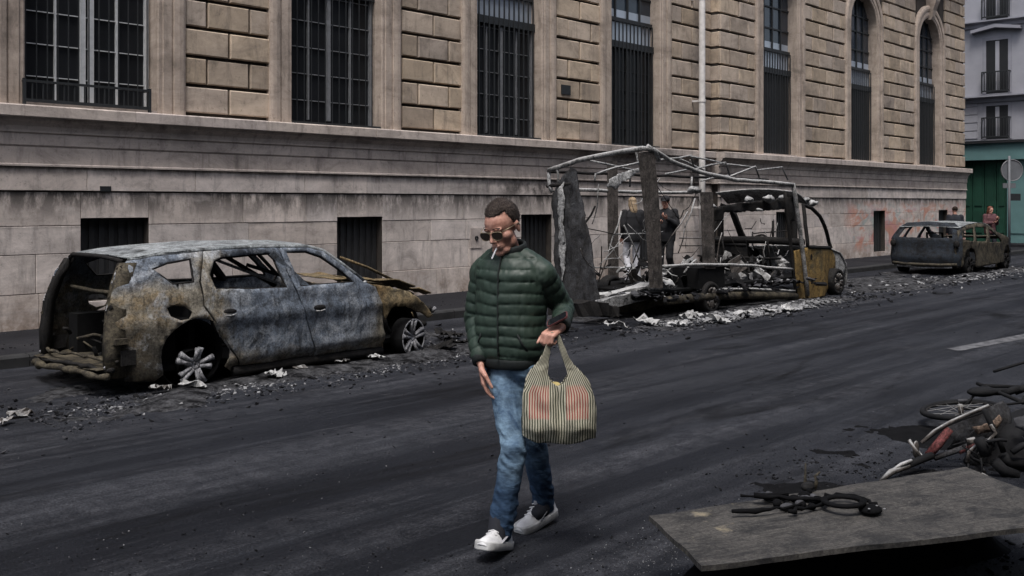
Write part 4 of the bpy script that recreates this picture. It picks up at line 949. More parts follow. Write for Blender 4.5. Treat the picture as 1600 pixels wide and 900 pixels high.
sheet('cab_roof', m_, M_tube, van, .02)

# ---------------- the burnt estate car further up the street
EN, EF, ER = 8.43, 10.12, 23.8
est = thing('charred_estate', 'charred dark estate car with empty rear window parked beyond the burnt van', 'car', (25.7, 9.3, 0))
def eside(sgn, off=0.0):
    def f(x_, z_):
        ins = (.22 * ((z_ - .85) / .5) ** 1.2 if z_ > .85 else 0) + (.15 * ((24.4 - x_) / .6) ** 2 if x_ < 24.4 else 0) + (.2 * ((x_ - 27.0) / .6) ** 2 if x_ > 27.0 else 0) + .015 * nz((x_, z_, sgn), 2.5, 2) + off
        ins = min(ins, .6)
        return (x_, EN + ins if sgn < 0 else EF - ins, z_)
    return f
enear = lambda x_, z_: eside(-1)(max(23.6, min(27.8, x_)), z_)[1]
e_out = [(1496, 360), (1510, 352), (1525, 349), (1540, 350), (1556, 362), (1570, 379), (1582, 386), (1588, 402), (1587, 420), (1580, 426)]
e_w1 = [(1503, 375), (1506, 361), (1520, 356), (1521, 377)]
e_w2 = [(1524, 377), (1523, 355), (1540, 355), (1541, 377)]
e_w3 = [(1545, 378), (1544, 357), (1554, 365), (1564, 378)]
eo = traced(e_out, enear)
XA, XB = 24.45, 27.05
poly = eo + [(XB + .34, .18)] + [(a_, b_) for a_, b_ in circle(XB, .30, .33, -15, 195, 12)] + [(XA + .34, .16)] + [(a_, b_) for a_, b_ in circle(XA, .30, .34, -15, 195, 12)] + [(ER + .08, .2), (ER + .02, .6), (ER + .10, .88)]
for sgn in (-1, 1):
    sheet('body_side', panel(poly, [traced(w_, enear) for w_ in (e_w1, e_w2, e_w3)], eside(sgn), .07, .006), M_olive if sgn < 0 else M_darkgreen, est, .025)
    for xx in (XA, XB):
        wheel('wheel', (xx, EN + .1 if sgn < 0 else EF - .1, .22), .21, .17, est, M_char, 5, .3, 0, 9, (0, sgn, 0), None, .034)
    for zz, nm in ((.98, 'door_seam'),):
        pass
yc_ = (EN + EF) / 2; hw_ = (EF - EN) / 2
def etail(y_, z_):
    u_ = (y_ - yc_) / hw_
    x_ = ER + .16 * u_ ** 4 + (.42 * ((z_ - .86) / .42) ** 1.2 if z_ > .86 else 0) - .05 * math.exp(-((z_ - .42) / .12) ** 2) + .012 * nz((y_, z_, 0), 3, 8)
    ins = .22 * ((z_ - .85) / .5) ** 1.2 if z_ > .85 else 0
    return (x_, yc_ + (y_ - yc_) * (1 - ins / hw_), z_)
tail = [(EN + .04, .22), (EN, .5), (EN + .01, .85), (EN + .03, 1.10), (EN + .16, 1.22), (yc_, 1.25), (EF - .16, 1.22), (EF - .03, 1.10), (EF - .01, .85), (EF, .5), (EF - .04, .22)]
sheet('tailgate', panel(tail, [[(EN + .20, .88), (EN + .22, 1.13), (yc_, 1.16), (EF - .22, 1.13), (EF - .20, .88)]], etail, .07, .004), M_darkgreen, est, .025)
m_ = MB(); m_.tube([(ER + .04, EN + .1, .27), (ER - .07, yc_ - .4, .25), (ER - .08, yc_ + .4, .25), (ER + .04, EF - .1, .27)], .05, 8, flat=.7); obj('rear_beam', m_, M_olive, est, True)
m_ = MB(); m_.tube([(ER + .02, EN + .2, .20), (ER - .04, yc_, .17), (ER + .02, EF - .2, .2)], .025, 8); obj('rear_beam', m_, M_ashm, est, True)
for yy in (EN + .1, EF - .1):
    m_ = MB(); m_.ell((ER + .02, yy, .74), (.05, .07, .09), 10, 8); obj('lamp_housing', m_, M_char, est, True)
er = traced([(1497, 357), (1512, 351), (1527, 348.5), (1541, 350), (1556, 361)], enear)
def eroof(u_, v_):
    k = u_ * 4; i = min(int(k), 3); fr_ = k - i; x_ = er[i][0] + (er[i+1][0] - er[i][0]) * fr_; z_ = er[i][1] + (er[i+1][1] - er[i][1]) * fr_
    y0, y1 = eside(-1)(x_, z_)[1], eside(1)(x_, z_)[1]
    return (x_, y0 + (y1 - y0) * v_, z_ + .01 + .03 * math.sin(math.pi * v_))
m_ = MB(); m_.rings([[eroof(i / 14, j / 12) for i in range(13)] for j in range(13)], cap=False, closed=False); sheet('roof', m_, M_roofm, est, .015)
m_ = MB(); m_.rings([[(26.75 + .75 * i / 8, EN + .12 + (EF - EN - .24) * j / 8, .86 - .08 * (i / 8) ** 2 + .03 * nz((i, j, 0), .6, 2)) for i in range(9)] for j in range(9)], cap=False, closed=False); sheet('bonnet', m_, M_olive, est, .015)
m_ = MB(); m_.box(24.0, 27.3, EN + .15, EF - .15, .16, .22); m_ = obj('floor_pan', m_, M_char, est)
m_ = MB(); m_.box(24.9, 24.96, EN + .2, EF - .2, .2, .82); obj('seat_bulkhead', m_, M_char, est)
m_ = MB(); m_.tube([(27.5, EN + .1, .5), (27.66, yc_, .46), (27.5, EF - .1, .5)], .08, 8); obj('front_beam', m_, M_char, est, True)
for yy in (EN + .45, EF - .45):
    m_ = MB(); m_.tube([(25.6, yy - .2, .3), (25.5, yy - .19, .95), (25.5, yy + .19, .95), (25.6, yy + .2, .3)], .03, 7); obj('seat_frame', m_, M_char, est, True)

# ------------------------------------------------------------------ people
M_skin = NT('skin'); t = M_skin
n_ = t.noise(t.objc, 28, 5, 0.6)
M_skin = t.done(t.ramp(n_, [(0.3, (0.31, 0.145, 0.105)), (0.55, (0.47, 0.25, 0.19)), (0.75, (0.54, 0.30, 0.235))]), 0.5, t.bump(t.noise(t.objc, 160, 3), 0.15, 0.002), 0, 0.45)
M_hair = plain('hair_brown', (0.024, 0.016, 0.012), 0.75, 0.9, 150, bump=0.9, spec=0.15)
t = NT('hair_grizzled'); n_ = t.noise(t.objc, 130, 5, .7); b_ = t.noise(t.objc, 16, 4, .6)
M_hair2 = t.done(t.mix(t.math('MULTIPLY', t.ramp(n_, [(.42, 0.0), (.68, 1.0)]), t.ramp(b_, [(.35, .3), (.65, 1.0)])), (0.016, 0.011, 0.009), (0.13, 0.10, 0.085)), .7, t.bump(n_, .9, .006), 0, .2)
M_jacket = NT('jacket_green'); t = M_jacket
n_ = t.noise(t.objc, 7, 5, 0.6)
M_jacket = t.done(t.ramp(n_, [(0.3, (0.015, 0.028, 0.020)), (0.7, (0.028, 0.047, 0.035))]), t.ramp(t.noise(t.objc, 12, 4), [(0.3, 0.48), (0.7, 0.66)]), t.bump(t.noise(t.map(t.objc, (1.6, 1.6, .8)), 26, 3, 0.5), 0.22, 0.008), 0, 0.4)
M_rib = plain('jacket_rib', (0.008, 0.011, 0.011), 0.8, 0.3, 60)
t = NT('denim'); 
fade = t.noise(t.map(t.objc, (1, 1, 0.6)), 6.5, 6, 0.65, 0.4)
zz = t.sep(t.objc)[2]
hi = t.ramp(zz, [(0.30, 0.05), (0.50, 0.75), (0.66, 1.0), (0.85, 0.55)])
f_ = t.math('MULTIPLY', t.ramp(fade, [(0.36, 0.0), (0.62, 1.0)]), hi)
dn = t.mix(f_, (0.022, 0.045, 0.088), (0.20, 0.30, 0.40))
wr = t.noise(t.map(t.objc, (1, 1, 2.2), (0, 0, 0), (0.5, 0.3, 0)), 20, 5, 0.6)
dn = t.mix(0.7, dn, t.ramp(wr, [(0.3, 0.45), (0.7, 1.3)]), 'MULTIPLY')
M_denim = t.done(dn, 0.85, t.bump(wr, 0.5, 0.012, t.bump(t.noise(t.objc, 300, 2), 0.2, 0.001)), 0, 0.2)
M_white = plain('shoe_white', (0.55, 0.55, 0.56), 0.6, 0.18, 22)
M_sole = plain('shoe_sole', (0.40, 0.40, 0.40), 0.8, 0.25, 18)
M_grey = plain('shoe_grey', (0.26, 0.26, 0.28), 0.7, 0.2, 30)
M_lens = plain('lens_brown', (0.035, 0.026, 0.018), 0.12, 0.1, 4, spec=0.8, bump=0)
M_wire = plain('wire_gold', (0.25, 0.2, 0.13), 0.35, 0.1, 4, 0.6)
M_black = plain('cloth_black', (0.008, 0.008, 0.010), 0.85, 0.3, 15, bump=0.3)
M_offw = plain('cloth_white', (0.42, 0.42, 0.45), 0.85, 0.12, 9, bump=0.3)
M_blond = plain('hair_blond', (0.26, 0.19, 0.12), 0.6, 0.3, 60, bump=0.5)
M_navy = plain('cloth_navy', (0.011, 0.012, 0.018), 0.85, 0.3, 12, bump=0.3)
M_pink = plain('cloth_pink', (0.085, 0.035, 0.04), 0.85, 0.2, 12, bump=0.3)
M_auburn = plain('hair_auburn', (0.11, 0.035, 0.018), 0.6, 0.3, 60)

def hand(mb, wrist, d, n, curl=0.4, sc=1.0, thumb=0.5, right=1):
    """palm, four fingers and thumb; d along the hand, n the way the fingers curl, thumb side = d x n * right"""
    d = Vector(d).normalized(); n = Vector(n); n = (n - d * n.dot(d)).normalized(); s = d.cross(n) * right; w = Vector(wrist)
    for k in (-1.5, -.5, .5, 1.5):
        mb.cap(w + s * .011 * k * sc, w + d * .092 * sc + s * .0205 * k * sc, .016 * sc, .0125 * sc, 10)
    for i, L in enumerate((.074, .083, .076, .060)):
        p = w + d * .094 * sc + s * (.031 - .0205 * i) * sc; a = 0.0
        for j, fr_ in enumerate((.46, .31, .25)):
            a += curl * (0.9 if j == 0 else 1.0) + .05 * i
            q = p + (d * math.cos(a) + n * math.sin(a)) * L * fr_ * 1.12 * sc
            mb.cap(p, q, (.0096 - .001 * j) * sc, (.0088 - .001 * j) * sc, 10); p = q
    p = w + d * .028 * sc + s * .028 * sc
    q = p + (d * .62 + s * .62 + n * thumb).normalized() * .045 * sc; mb.cap(p, q, .0155 * sc, .012 * sc, 10)
    r_ = q + (d * .85 + s * .12 + n * thumb * 1.3).normalized() * .034 * sc; mb.cap(q, r_, .011 * sc, .0095 * sc, 10)
    u_ = r_ + (d * .9 - s * .05 + n * thumb * 1.3).normalized() * .026 * sc; mb.cap(r_, u_, .0095 * sc, .008 * sc, 10)

def head_shapes(mb, H):
    """H: 4x4 placing a head that faces -Y, centre of skull base at the origin"""
    rot = H.to_3x3(); sc = H.median_scale
    def E_(c, r): mb.ell(H @ Vector(c), (r[0], r[1], r[2]), 18, 12, rot)
    def C_(a, b, ra, rb): mb.cap(H @ Vector(a), H @ Vector(b), ra * sc, rb * sc, 12)
    E_((0, .018, .030), (.075, .094, .086)); E_((0, -.018, .022), (.066, .072, .072)); E_((0, -.020, -.030), (.060, .062, .080)); E_((0, -.030, -.075), (.050, .052, .046))
    for s in (-1, 1):
        E_((s * .040, -.044, -.030), (.026, .026, .026)); E_((s * .076, .018, -.012), (.008, .017, .031)); E_((s * .077, .006, -.004), (.006, .008, .02))
        E_((s * .043, -.012, -.072), (.020, .034, .030)); E_((s * .028, -.050, -.098), (.022, .026, .020))
        E_((s * .0105, -.096, -.043), (.0085, .0095, .0075)); E_((s * .030, -.070, -.006), (.0125, .0125, .0115)); E_((s * .026, -.078, .012), (.026, .012, .0075))
    E_((0, -.066, -.108), (.027, .022, .019)); C_((0, -.083, .006), (0, -.109, -.036), .0080, .0108); E_((0, -.066, -.072), (.034, .026, .028))
    E_((0, -.0885, -.067), (.023, .0085, .0055)); E_((0, -.0875, -.078), (.019, .009, .0062))
    return H

class Quilt: pass
def walker():
    root = thing('person', 'man walking in green quilted jacket, jeans and white sneakers, head bowed, cigarette in mouth', 'person', FW * 5.02, -YAW)
    h = Vector((-.47, -.88, 0)).normalized(); l = Vector((.88, -.47, 0)).normalized()
    hipR, hipL = Vector((-.045, .03, .87)), Vector((.068, -.03, .87))
    kneeR, kneeL = Vector((.010, -.19, .50)), Vector((.112, .09, .48))
    ankR, ankL = Vector((-.060, -.200, .10)), Vector((.170, .235, .115))
    shR, shL = Vector((-.148, .080, 1.330)), Vector((.150, -.070, 1.340))
    elR, elL = Vector((-.186, .115, 1.10)), Vector((.262, .070, 1.155))
    wrR, wrL = Vector((-.160, -.035, .905)), Vector((.243, -.165, 1.095))
    neck0, neck1 = Vector((-.004, .0, 1.40)), Vector((-.034, -.030, 1.52))
    H = Matrix.Translation((-.050, -.055, 1.578)) @ Matrix.Rotation(R(-33), 4, 'Z') @ Matrix.Rotation(R(21), 4, 'X') @ Matrix.Rotation(R(-4), 4, 'Y') @ Matrix.Scale(1.06, 4)
    # ---- body: one skin
    b = MB(); head_shapes(b, H)
    b.cap(neck0, neck1, .062, .055); b.cap((0, .01, .92), (0, .0, 1.34), .11, .12)
    b.cap(shR, shL, .045, .045)
    for a_, c_, e_ in ((shR, elR, wrR), (shL, elL, wrL)): b.cap(a_, c_, .046, .036); b.cap(c_, e_, .037, .026)
    for a_, c_, e_ in ((hipR, kneeR, ankR), (hipL, kneeL, ankL)): b.cap(a_, c_, .066, .048); b.cap(c_, e_, .047, .034)
    hand(b, wrR + Vector((.004, -.008, -.02)), (.16, -.18, -1), (.80, .10, .25), .30, 1.05, .25, 1)
    hand(b, wrL + Vector((-.008, -.012, -.008)), (-.62, -.62, -.30), (.15, .30, -.95), 1.12, 1.0, .35, -1)
    for a_, d_ in ((ankR, h), (ankL, h)): b.cap(a_, Vector((a_.x, a_.y, .06)) + d_ * .08, .035, .03)
    me = fuse(b, .0040, 6, .5); body = loc('body', me, M_skin, root)
    # ---- jacket
    j = MB()
    prof = [(.905, .160, .118), (.93, .172, .130), (1.0, .180, .138), (1.1, .180, .136), (1.2, .184, .136), (1.28, .190, .132), (1.335, .192, .122), (1.375, .180, .108), (1.41, .145, .094), (1.44, .100, .084), (1.46, .078, .078), (1.48, .066, .070)]
    rings = []
    for z, a_, c_ in prof:
        cen = Vector((-.004, .004, z)) + h * (.012 * (z > 1.3)) + (neck1 - neck0) * max(0, (z - 1.38)) * .8
        cen.z = z
        rings.append([cen + l * (a_ * math.copysign(abs(math.cos(q)) ** .85, math.cos(q))) + h * (c_ * math.copysign(abs(math.sin(q)) ** .85, math.sin(q))) for q in [2 * math.pi * k / 36 for k in range(36)]])
    j.rings(rings)
    arms = []
    for sg_, sh_ in ((-1, shR), (1, shL)): j.cap(Vector((-.008, 0, 1.425)) + l * (.075 * sg_), sh_ + Vector((0, 0, .0)), .052, .070)
    for a_, c_, e_ in ((shR, elR, wrR), (shL, elL, wrL)):
        j.cap(a_, a_.lerp(c_, .5), .070, .066); j.cap(a_.lerp(c_, .5), c_, .066, .061); j.cap(c_, e_.lerp(c_, .12), .061, .047); arms.append((a_, c_, e_))
    me = fuse(j, .0062, 4, .5)
    V = verts_np(me); Nn = norms_np(me)
    best = np.full(len(V), 1e9); along = np.zeros(len(V))
    for a_, c_, e_ in arms:
        base = 0.0
        for p0, p1, r0, r1 in ((a_, c_, .072, .063), (c_, e_, .063, .048)):
            A = np.array(p0); D = np.array(p1) - A; L = np.linalg.norm(D); D /= L
            tt = np.clip((V - A) @ D, 0, L); dist = np.linalg.norm(V - A - tt[:, None] * D, axis=1) / (r0 + (r1 - r0) * tt / L)
            m = dist < best; best[m] = dist[m]; along[m] = (base + tt)[m]; base += L
    seam_t = V[:, 2] / .0545 + .35 * np.sin(V[:, 0] * 9) * .25
    ph = np.where(best < 1.22, along / .056 + .3, seam_t)
    wob = np.array([mnoise.noise(Vector(v) * 5.0) for v in V]); wob2 = np.array([mnoise.noise(Vector(v) * 22.0) for v in V])
    ph = ph + .30 * wob + np.where(best < 1.22, 0, np.where(V @ np.array(l) > -.012, .0, .22))
    puff = np.abs(np.sin(math.pi * ph)) ** .33
    wob3 = np.array([mnoise.noise(Vector((v[0] * 60, v[1] * 60, v[2] * 18))) for v in V])
    disp = .0105 * puff * (.9 + .4 * wob) - .006 + .007 * wob + (.0030 * wob2 + .0012 * wob3) * (.4 + .6 * puff) + .0045 * wob3 * (1 - puff) ** .7
    fade_ = np.clip((V[:, 2] - .915) / .02, 0, 1); disp *= fade_
    set_verts(me, V + Nn * disp[:, None])
    jk = loc('jacket', me, M_jacket, root)
    # dark ribbed hem, cuffs and collar, zip
    m_ = MB()
    m_.rings([[Vector((-.004, .004, z)) + l * (a_ * math.copysign(abs(math.cos(q)) ** .85, math.cos(q))) + h * (c_ * math.copysign(abs(math.sin(q)) ** .85, math.sin(q))) for q in [2 * math.pi * k / 40 for k in range(40)]] for z, a_, c_ in ((.868, .152, .114), (.88, .161, .122), (.905, .166, .125), (.922, .165, .124))]); fixn(loc('hem', m_, M_rib, jk, True))
    cdir = (neck1 - neck0).normalized()
    m_ = MB(); m_.tube([Vector((-.012, -.012, 1.468)) + cdir * .0 + l * (.078 * math.cos(q)) + h * (.080 * math.sin(q)) + Vector((0, 0, .022 * -math.sin(q))) for q in [2 * math.pi * k / 28 for k in range(28)]], .0095, 8, loop=True, flat=2.4); loc('collar', m_, M_rib, jk, True)
    for (a_, c_, e_) in arms:
        d_ = (e_ - c_).normalized(); q0 = e_ - d_ * .035
        m_ = MB(); m_.tube([q0, q0 + d_ * .02, q0 + d_ * .05], [.046, .043, .039], 14); loc('cuff', m_, M_rib, jk, True)
    zp = []
    for z, a_, c_ in prof[1:11]: zp.append(Vector((-.004, .004, z)) + h * (.012 * (z > 1.3) + c_ + .004) + Vector((0, 0, 0)))
    m_ = MB(); m_.tube(zp, .008, 6, flat=.6); loc('zip', m_, M_rib, jk, True)
    # diagonal pocket zips
    for s_ in (-1, 1):
        m_ = MB(); A = Vector((-.004, .004, 1.05)) + l * (.10 * s_) + h * .122; B = Vector((-.004, .004, .965)) + l * (.140 * s_) + h * .092
        m_.tube([A, A.lerp(B, .5) + h * .012, B], .006, 6); loc('pocket', m_, M_rib, jk, True)
    # ---- jeans
    p = MB(); p.ell((.010, .004, .875), (.128, .110, .10), 24, 14, Matrix.Rotation(math.atan2(l.y, l.x), 3, 'Z'))
    for a_, c_, e_ in ((hipR, kneeR, ankR), (hipL, kneeL, ankL)):
        e2 = e_ + Vector((0, .005, -.012))
        p.cap(a_, a_.lerp(c_, .5), .094, .078); p.cap(a_.lerp(c_, .5), c_, .078, .063); p.cap(c_, c_.lerp(e2, .45), .063, .064); p.cap(c_.lerp(e2, .45), e2, .064, .058)
    me = fuse(p, .0062, 4, .5); V = verts_np(me); Nn = norms_np(me)
    w1 = np.array([mnoise.noise(Vector((v[0] * 9, v[1] * 9, v[2] * 13))) for v in V]); w2 = np.array([mnoise.noise(Vector((v[0] * 20 + 5, v[1] * 20, v[2] * 34 + v[0] * 30))) for v in V])
    zone = .35 + np.exp(-((V[:, 2] - .50) / .10) ** 2) + 1.3 * np.exp(-((V[:, 2] - .16) / .09) ** 2) + .9 * np.exp(-((V[:, 2] - .8) / .07) ** 2)
    set_verts(me, V + Nn * (.007 * w1 + .0075 * w2 * zone)[:, None])
    loc('trousers', me, M_denim, root)
    # ---- shoes
    for a_, lift, yaw, pitch in ((ankR, .0, -26, -16), (ankL, .0, -42, 8)):
        F = Matrix.Translation((a_.x, a_.y, 0)) @ Matrix.Rotation(R(yaw), 4, 'Z') @ Matrix.Translation((0, .06, 0)) @ Matrix.Rotation(R(pitch), 4, 'X') @ Matrix.Translation((0, -.06, 0))
        if pitch > 0: F = Matrix.Translation((0, 0, .0)) @ Matrix.Translation((a_.x, a_.y, 0)) @ Matrix.Rotation(R(yaw), 4, 'Z') @ Matrix.Translation((0, -.14, 0)) @ Matrix.Rotation(R(pitch), 4, 'X') @ Matrix.Translation((0, .14, 0))
        secs = [(-.205, .022, .030), (-.195, .036, .046), (-.17, .046, .058), (-.13, .050, .070), (-.09, .049, .088), (-.05, .045, .108), (-.01, .043, .120), (.03, .041, .118), (.06, .038, .112), (.078, .030, .095), (.086, .018, .07)]
        u_ = MB(); n2 = 16
        u_.rings([[F @ Vector((w_ * math.cos(q) * (1 if math.sin(q) < .2 else 1 - .28 * math.sin(q)), y_, .022 + (hh - .022) * max(0, math.sin(q)))) for q in [math.pi * (-.12) + math.pi * 1.24 * k / (n2 - 1) for k in range(n2)]] for y_, w_, hh in secs])
        sh = loc('shoe', u_, M_white, root, True); fixn(sh)
        s_ = MB(); out_ = []
        for y_, w_, hh in secs: out_.append((w_ + .006, y_))
        ol = [(x_, y_) for x_, y_ in out_] + [(-x_, y_) for x_, y_ in reversed(out_)]
        s_.rings([[F @ Vector((x_ * k, y_ * (1.0 if k == 1 else .985), z_)) for x_, y_ in ol] for z_, k in ((.0, .94), (.006, 1.03), (.034, 1.02), (.041, .98))]); fixn(loc('sole', s_, M_sole, sh, True))
        sk = MB(); sk.cap(a_ + Vector((0, .004, .07)), a_ + Vector((0, .0, -.03)) + h * .035, .050, .046, 16); sk.cap(a_ + Vector((0, .0, -.02)) + h * .03, Vector((a_.x, a_.y, .075)) + h * .085, .044, .036, 14); loc('sock', sk, M_navy, root, True)
        for k in range(5):
            y_ = -.115 + .022 * k; z_ = .078 + .0115 * k; lc = MB(); lc.tube([F @ Vector((x_, y_ + .004 * math.sin(x_ * 90), z_ - abs(x_) * .35)) for x_ in (-.026, -.012, 0, .012, .026)], .0035, 6); loc('lace', lc, M_white, sh, True)
        for sg in (-1, 1):
            st_ = MB(); st_.tube([F @ Vector((sg * q_, y_, z_)) for q_, y_, z_ in ((.050, -.10, .034), (.049, -.05, .06), (.044, .0, .082))], .007, 6, flat=.5); loc('side_stripe', st_, M_grey, sh, True)
        tg = MB(); tg.rings([[F @ Vector((.026 * math.cos(q), -.02 + .05 * math.sin(q) + .01, z_)) for q in [2 * math.pi * k / 14 for k in range(14)]] for z_ in (.09, .128)]); loc('ankle_collar', tg, M_grey, sh, True)
    # ---- hair
    hb = MB(); cen = Vector((0, .017, .035)); fs = []; nu, nv = 72, 44; vs_ = []; ok = []
    for i in range(nv + 1):
        th = math.pi * .78 * i / nv
        for k in range(nu):
            q = 2 * math.pi * k / nu
            p_ = Vector((math.sin(th) * math.cos(q), math.sin(th) * math.sin(q), math.cos(th)))
            r_ = Vector((.0768 * p_.x, .0968 * p_.y, .0880 * p_.z)); pt = cen + r_
            tuft = 1.012 + .025 * mnoise.noise(p_ * 5) + .022 * mnoise.noise(Vector((p_.x * 26, p_.y * 7, p_.z * 9))) + (.035 * max(0, min(1, (p_.z - .5) * 3)) if p_.y < .3 else 0)
            ang_ = math.atan2(abs(p_.x), -p_.y); lim = (.071 + .014 * max(0, min(1, (ang_ - .35) / .5)) + .004 * mnoise.noise(p_ * 13)) if ang_ < 1.05 else (.085 - .22 * (ang_ - 1.05) if ang_ < 1.5 else (-.014 if ang_ < 1.75 else (.010 - .07 * (ang_ - 1.75))))
            good = pt.z > lim
            vs_.append(H @ (cen + r_ * (tuft if good else 0.93))); ok.append(good)
    for i in range(nv):
        for k in range(nu):
            f_ = (i * nu + k, (i + 1) * nu + k, (i + 1) * nu + (k + 1) % nu, i * nu + (k + 1) % nu)
            if any(ok[x_] for x_ in f_): fs.append(f_)
    hb.add(vs_, fs)
    rr_ = random.Random(2)
    good_i = [i for i, g_ in enumerate(ok) if g_]
    for k in range(5200):                     # short strands combed back
        i = rr_.choice(good_i); p_ = vs_[i]; d_ = (p_ - (H @ cen)).normalized(); sweep = (H.to_3x3() @ Vector((rr_.uniform(-.35, .35), rr_.uniform(.5, 1.0), rr_.uniform(-.5, .1))))
        d2 = (d_ * .04 + (sweep - d_ * sweep.dot(d_)).normalized() * .9).normalized(); s_ = d2.cross(d_).normalized() * .0011; q = p_ + Vector((rr_.uniform(-1, 1), rr_.uniform(-1, 1), rr_.uniform(-1, 1))) * .005; ln = rr_.uniform(.006, .012)
        hb.add([q - s_, q + s_, q + d2 * ln], [(0, 1, 2)])
    loc('hair', hb, M_hair2, root, True)
    # eyebrows and lips tone
    for s_ in (-1, 1):
        m_ = MB(); m_.tube([H @ Vector((s_ * a_, b_, c_)) for a_, b_, c_ in ((.012, -.0945, .018), (.028, -.093, .022), (.046, -.080, .018))], .0024, 6); loc('eyebrow', m_, M_hair, root, True)
    # ---- sunglasses
    m_ = MB(); m_.tube([H @ Vector(q) for q in ((-.012, -.106, .004), (0, -.109, .007), (.012, -.106, .004))], .0016, 6); m_.tube([H @ Vector(q) for q in ((-.05, -.098, .008), (0, -.107, .009), (.05, -.098, .008))], .0014, 6)
    sg_ = loc('sunglasses', m_, M_wire, root, True)
    for s_ in (-1, 1):
        lens = [(s_ * (.0345 + .0285 * math.copysign(abs(math.cos(q)) ** .75, math.cos(q)) * (1 + .10 * math.sin(q))), -.008 + (.0165 if math.sin(q) > 0 else .024) * math.copysign(abs(math.sin(q)) ** .85, math.sin(q))) for q in [2 * math.pi * k / 22 for k in range(22)]]
        L3 = [H @ Vector((x_, -.104 + .16 * max(0, abs(x_) - .02) ** 1.25 * 1.6, z_)) for x_, z_ in lens]
        c3 = H @ Vector((s_ * .035, -.1035, -.008)); m_ = MB(); m_.add(L3 + [c3], [(k, (k + 1) % 22, 22) for k in range(22)]); loc('lens', m_, M_lens, sg_, True)
        m_ = MB(); m_.tube(L3, .0016, 6, loop=True); loc('rim', m_, M_wire, sg_, True)
        m_ = MB(); m_.tube([H @ Vector(q) for q in ((s_ * .061, -.092, .006), (s_ * .082, -.04, .008), (s_ * .085, .015, .006), (s_ * .083, .03, -.012))], .0018, 6); loc('temple', m_, M_wire, sg_, True)
    return root, H, wrL
man, HEAD, WRL = walker()
# cigarette
c0, c1 = HEAD @ Vector((.008, -.098, -.073)), HEAD @ Vector((.016, -.165, -.098))
m_ = MB(); m_.tube([c0, c1], .0042, 8); cig = loc('cigarette', m_, M_offw); cig.matrix_world = man.matrix_basis.copy()
tag(cig, 'white cigarette hanging from the lips of the walking man', 'cigarette')
cig.location = FW * 5.02; cig.rotation_euler = (0, 0, -YAW)

# striped carrier bag, in the walker's frame
def BG(px, py, dep=4.79): return ((px - CX) / FPX * dep, CAM_H + (HY - py) / FPX * dep)
t = NT('bag_stripes'); x_, y_, z_ = t.sep(t.objc)
at_ = t.t.nodes.new('ShaderNodeAttribute'); at_.attribute_name = 'stripe'; x_ = at_.outputs['Fac']
xw = t.math('ADD', x_, t.math('MULTIPLY', t.math('SUBTRACT', t.noise(t.objc, 9, 2), .5), .012))
st = t.math('SINE', t.math('MULTIPLY', xw, 2 * math.pi / .0125))
sm_ = t.ramp(t.math('ADD', t.math('MULTIPLY', st, .5), .5), [(0.42, 0.0), (0.58, 1.0)])
z1, z0 = BG(0, 598)[1], BG(0, 652)[1]
zb_ = t.math('DIVIDE', t.math('SUBTRACT', t.math('ADD', z_, t.math('MULTIPLY', t.math('SUBTRACT', t.noise(t.objc, 12, 3), .5), .02)), z0), z1 - z0)
red = t.ramp(zb_, [(0.0, 0.0), (0.06, 1.0), (0.9, 1.0), (1.0, 0.0)])
xa = [BG(p_, 0)[0] for p_ in (826, 858, 884, 918)]
blk = t.math('ADD', t.math('MULTIPLY', t.math('GREATER_THAN', x_, xa[0]), t.math('LESS_THAN', x_, xa[1])), t.math('MULTIPLY', t.math('GREATER_THAN', x_, xa[2]), t.math('LESS_THAN', x_, xa[3])))
red = t.math('MULTIPLY', red, blk)
dk = t.mix(red, (0.050, 0.054, 0.034), (0.22, 0.055, 0.042))
lt = t.mix(t.math('MULTIPLY', red, .25), (0.40, 0.375, 0.30), (0.36, 0.20, 0.15))
colb = t.mix(sm_, dk, lt)
M_bag = t.done(colb, 0.8, t.bump(t.noise(t.objc, 240, 2), .25, .002), 0, .2)
out = [BG(a_, b_) for a_, b_ in ((816, 681), (840, 687), (870, 690), (905, 688), (930, 682), (932.5, 650), (929, 620), (921, 598), (909, 583), (897, 570), (887, 552), (880, 536), (875, 524), (869, 521), (872, 538), (878, 556), (884, 572), (887, 584), (880, 597), (870, 602), (861, 596), (856, 584), (857, 566), (860, 548), (864, 532), (868, 521), (862, 519), (855, 530), (849, 548), (840, 565), (829, 577), (821, 592), (817, 620), (815, 655))]
bxs = [p_[0] for p_ in out]; bx0, bx1 = min(bxs), max(bxs); bxc = (bx0 + bx1) / 2; bhw = (bx1 - bx0) / 2
zsh, zbt = BG(0, 585)[1], BG(0, 690)[1]
def bag_map(sgn):
    def f(x__, z__):
        u_ = min(1, abs((x__ - bxc) / bhw)); v_ = (z__ - zbt) / (zsh - zbt)
        dep = .085 * math.sqrt(max(0, 1 - u_ ** 3)) * (min(1, .55 + v_ * 2) if v_ < .3 else max(.10, 1 - max(0, v_ - .3) * 1.05))
        fold = .010 * math.sin(x__ * 62 + 3 * math.sin(z__ * 9)) * (.4 + .6 * min(1, max(0, v_))) + .008 * nz((x__, z__, sgn), 18, 4)
        dep *= 1 - .5 * math.exp(-((x__ - bxc) / .022) ** 2) * min(1, max(0, v_ * 1.6))
        return (x__ + .004 * nz((x__, z__, 3), 14, 1), -.235 + sgn * dep + fold * (1 if v_ < 1.1 else .3), z__ + .004 * math.sin(x__ * 40))
    return f
bagmb = panel(out, [], bag_map(-1), .010); bk2 = panel(out, [], bag_map(1), .014)
bag = thing('shopping_bag', 'green and cream striped carrier bag with red blocks hanging from the walking man hand', 'bag', FW * 5.02, -YAW)
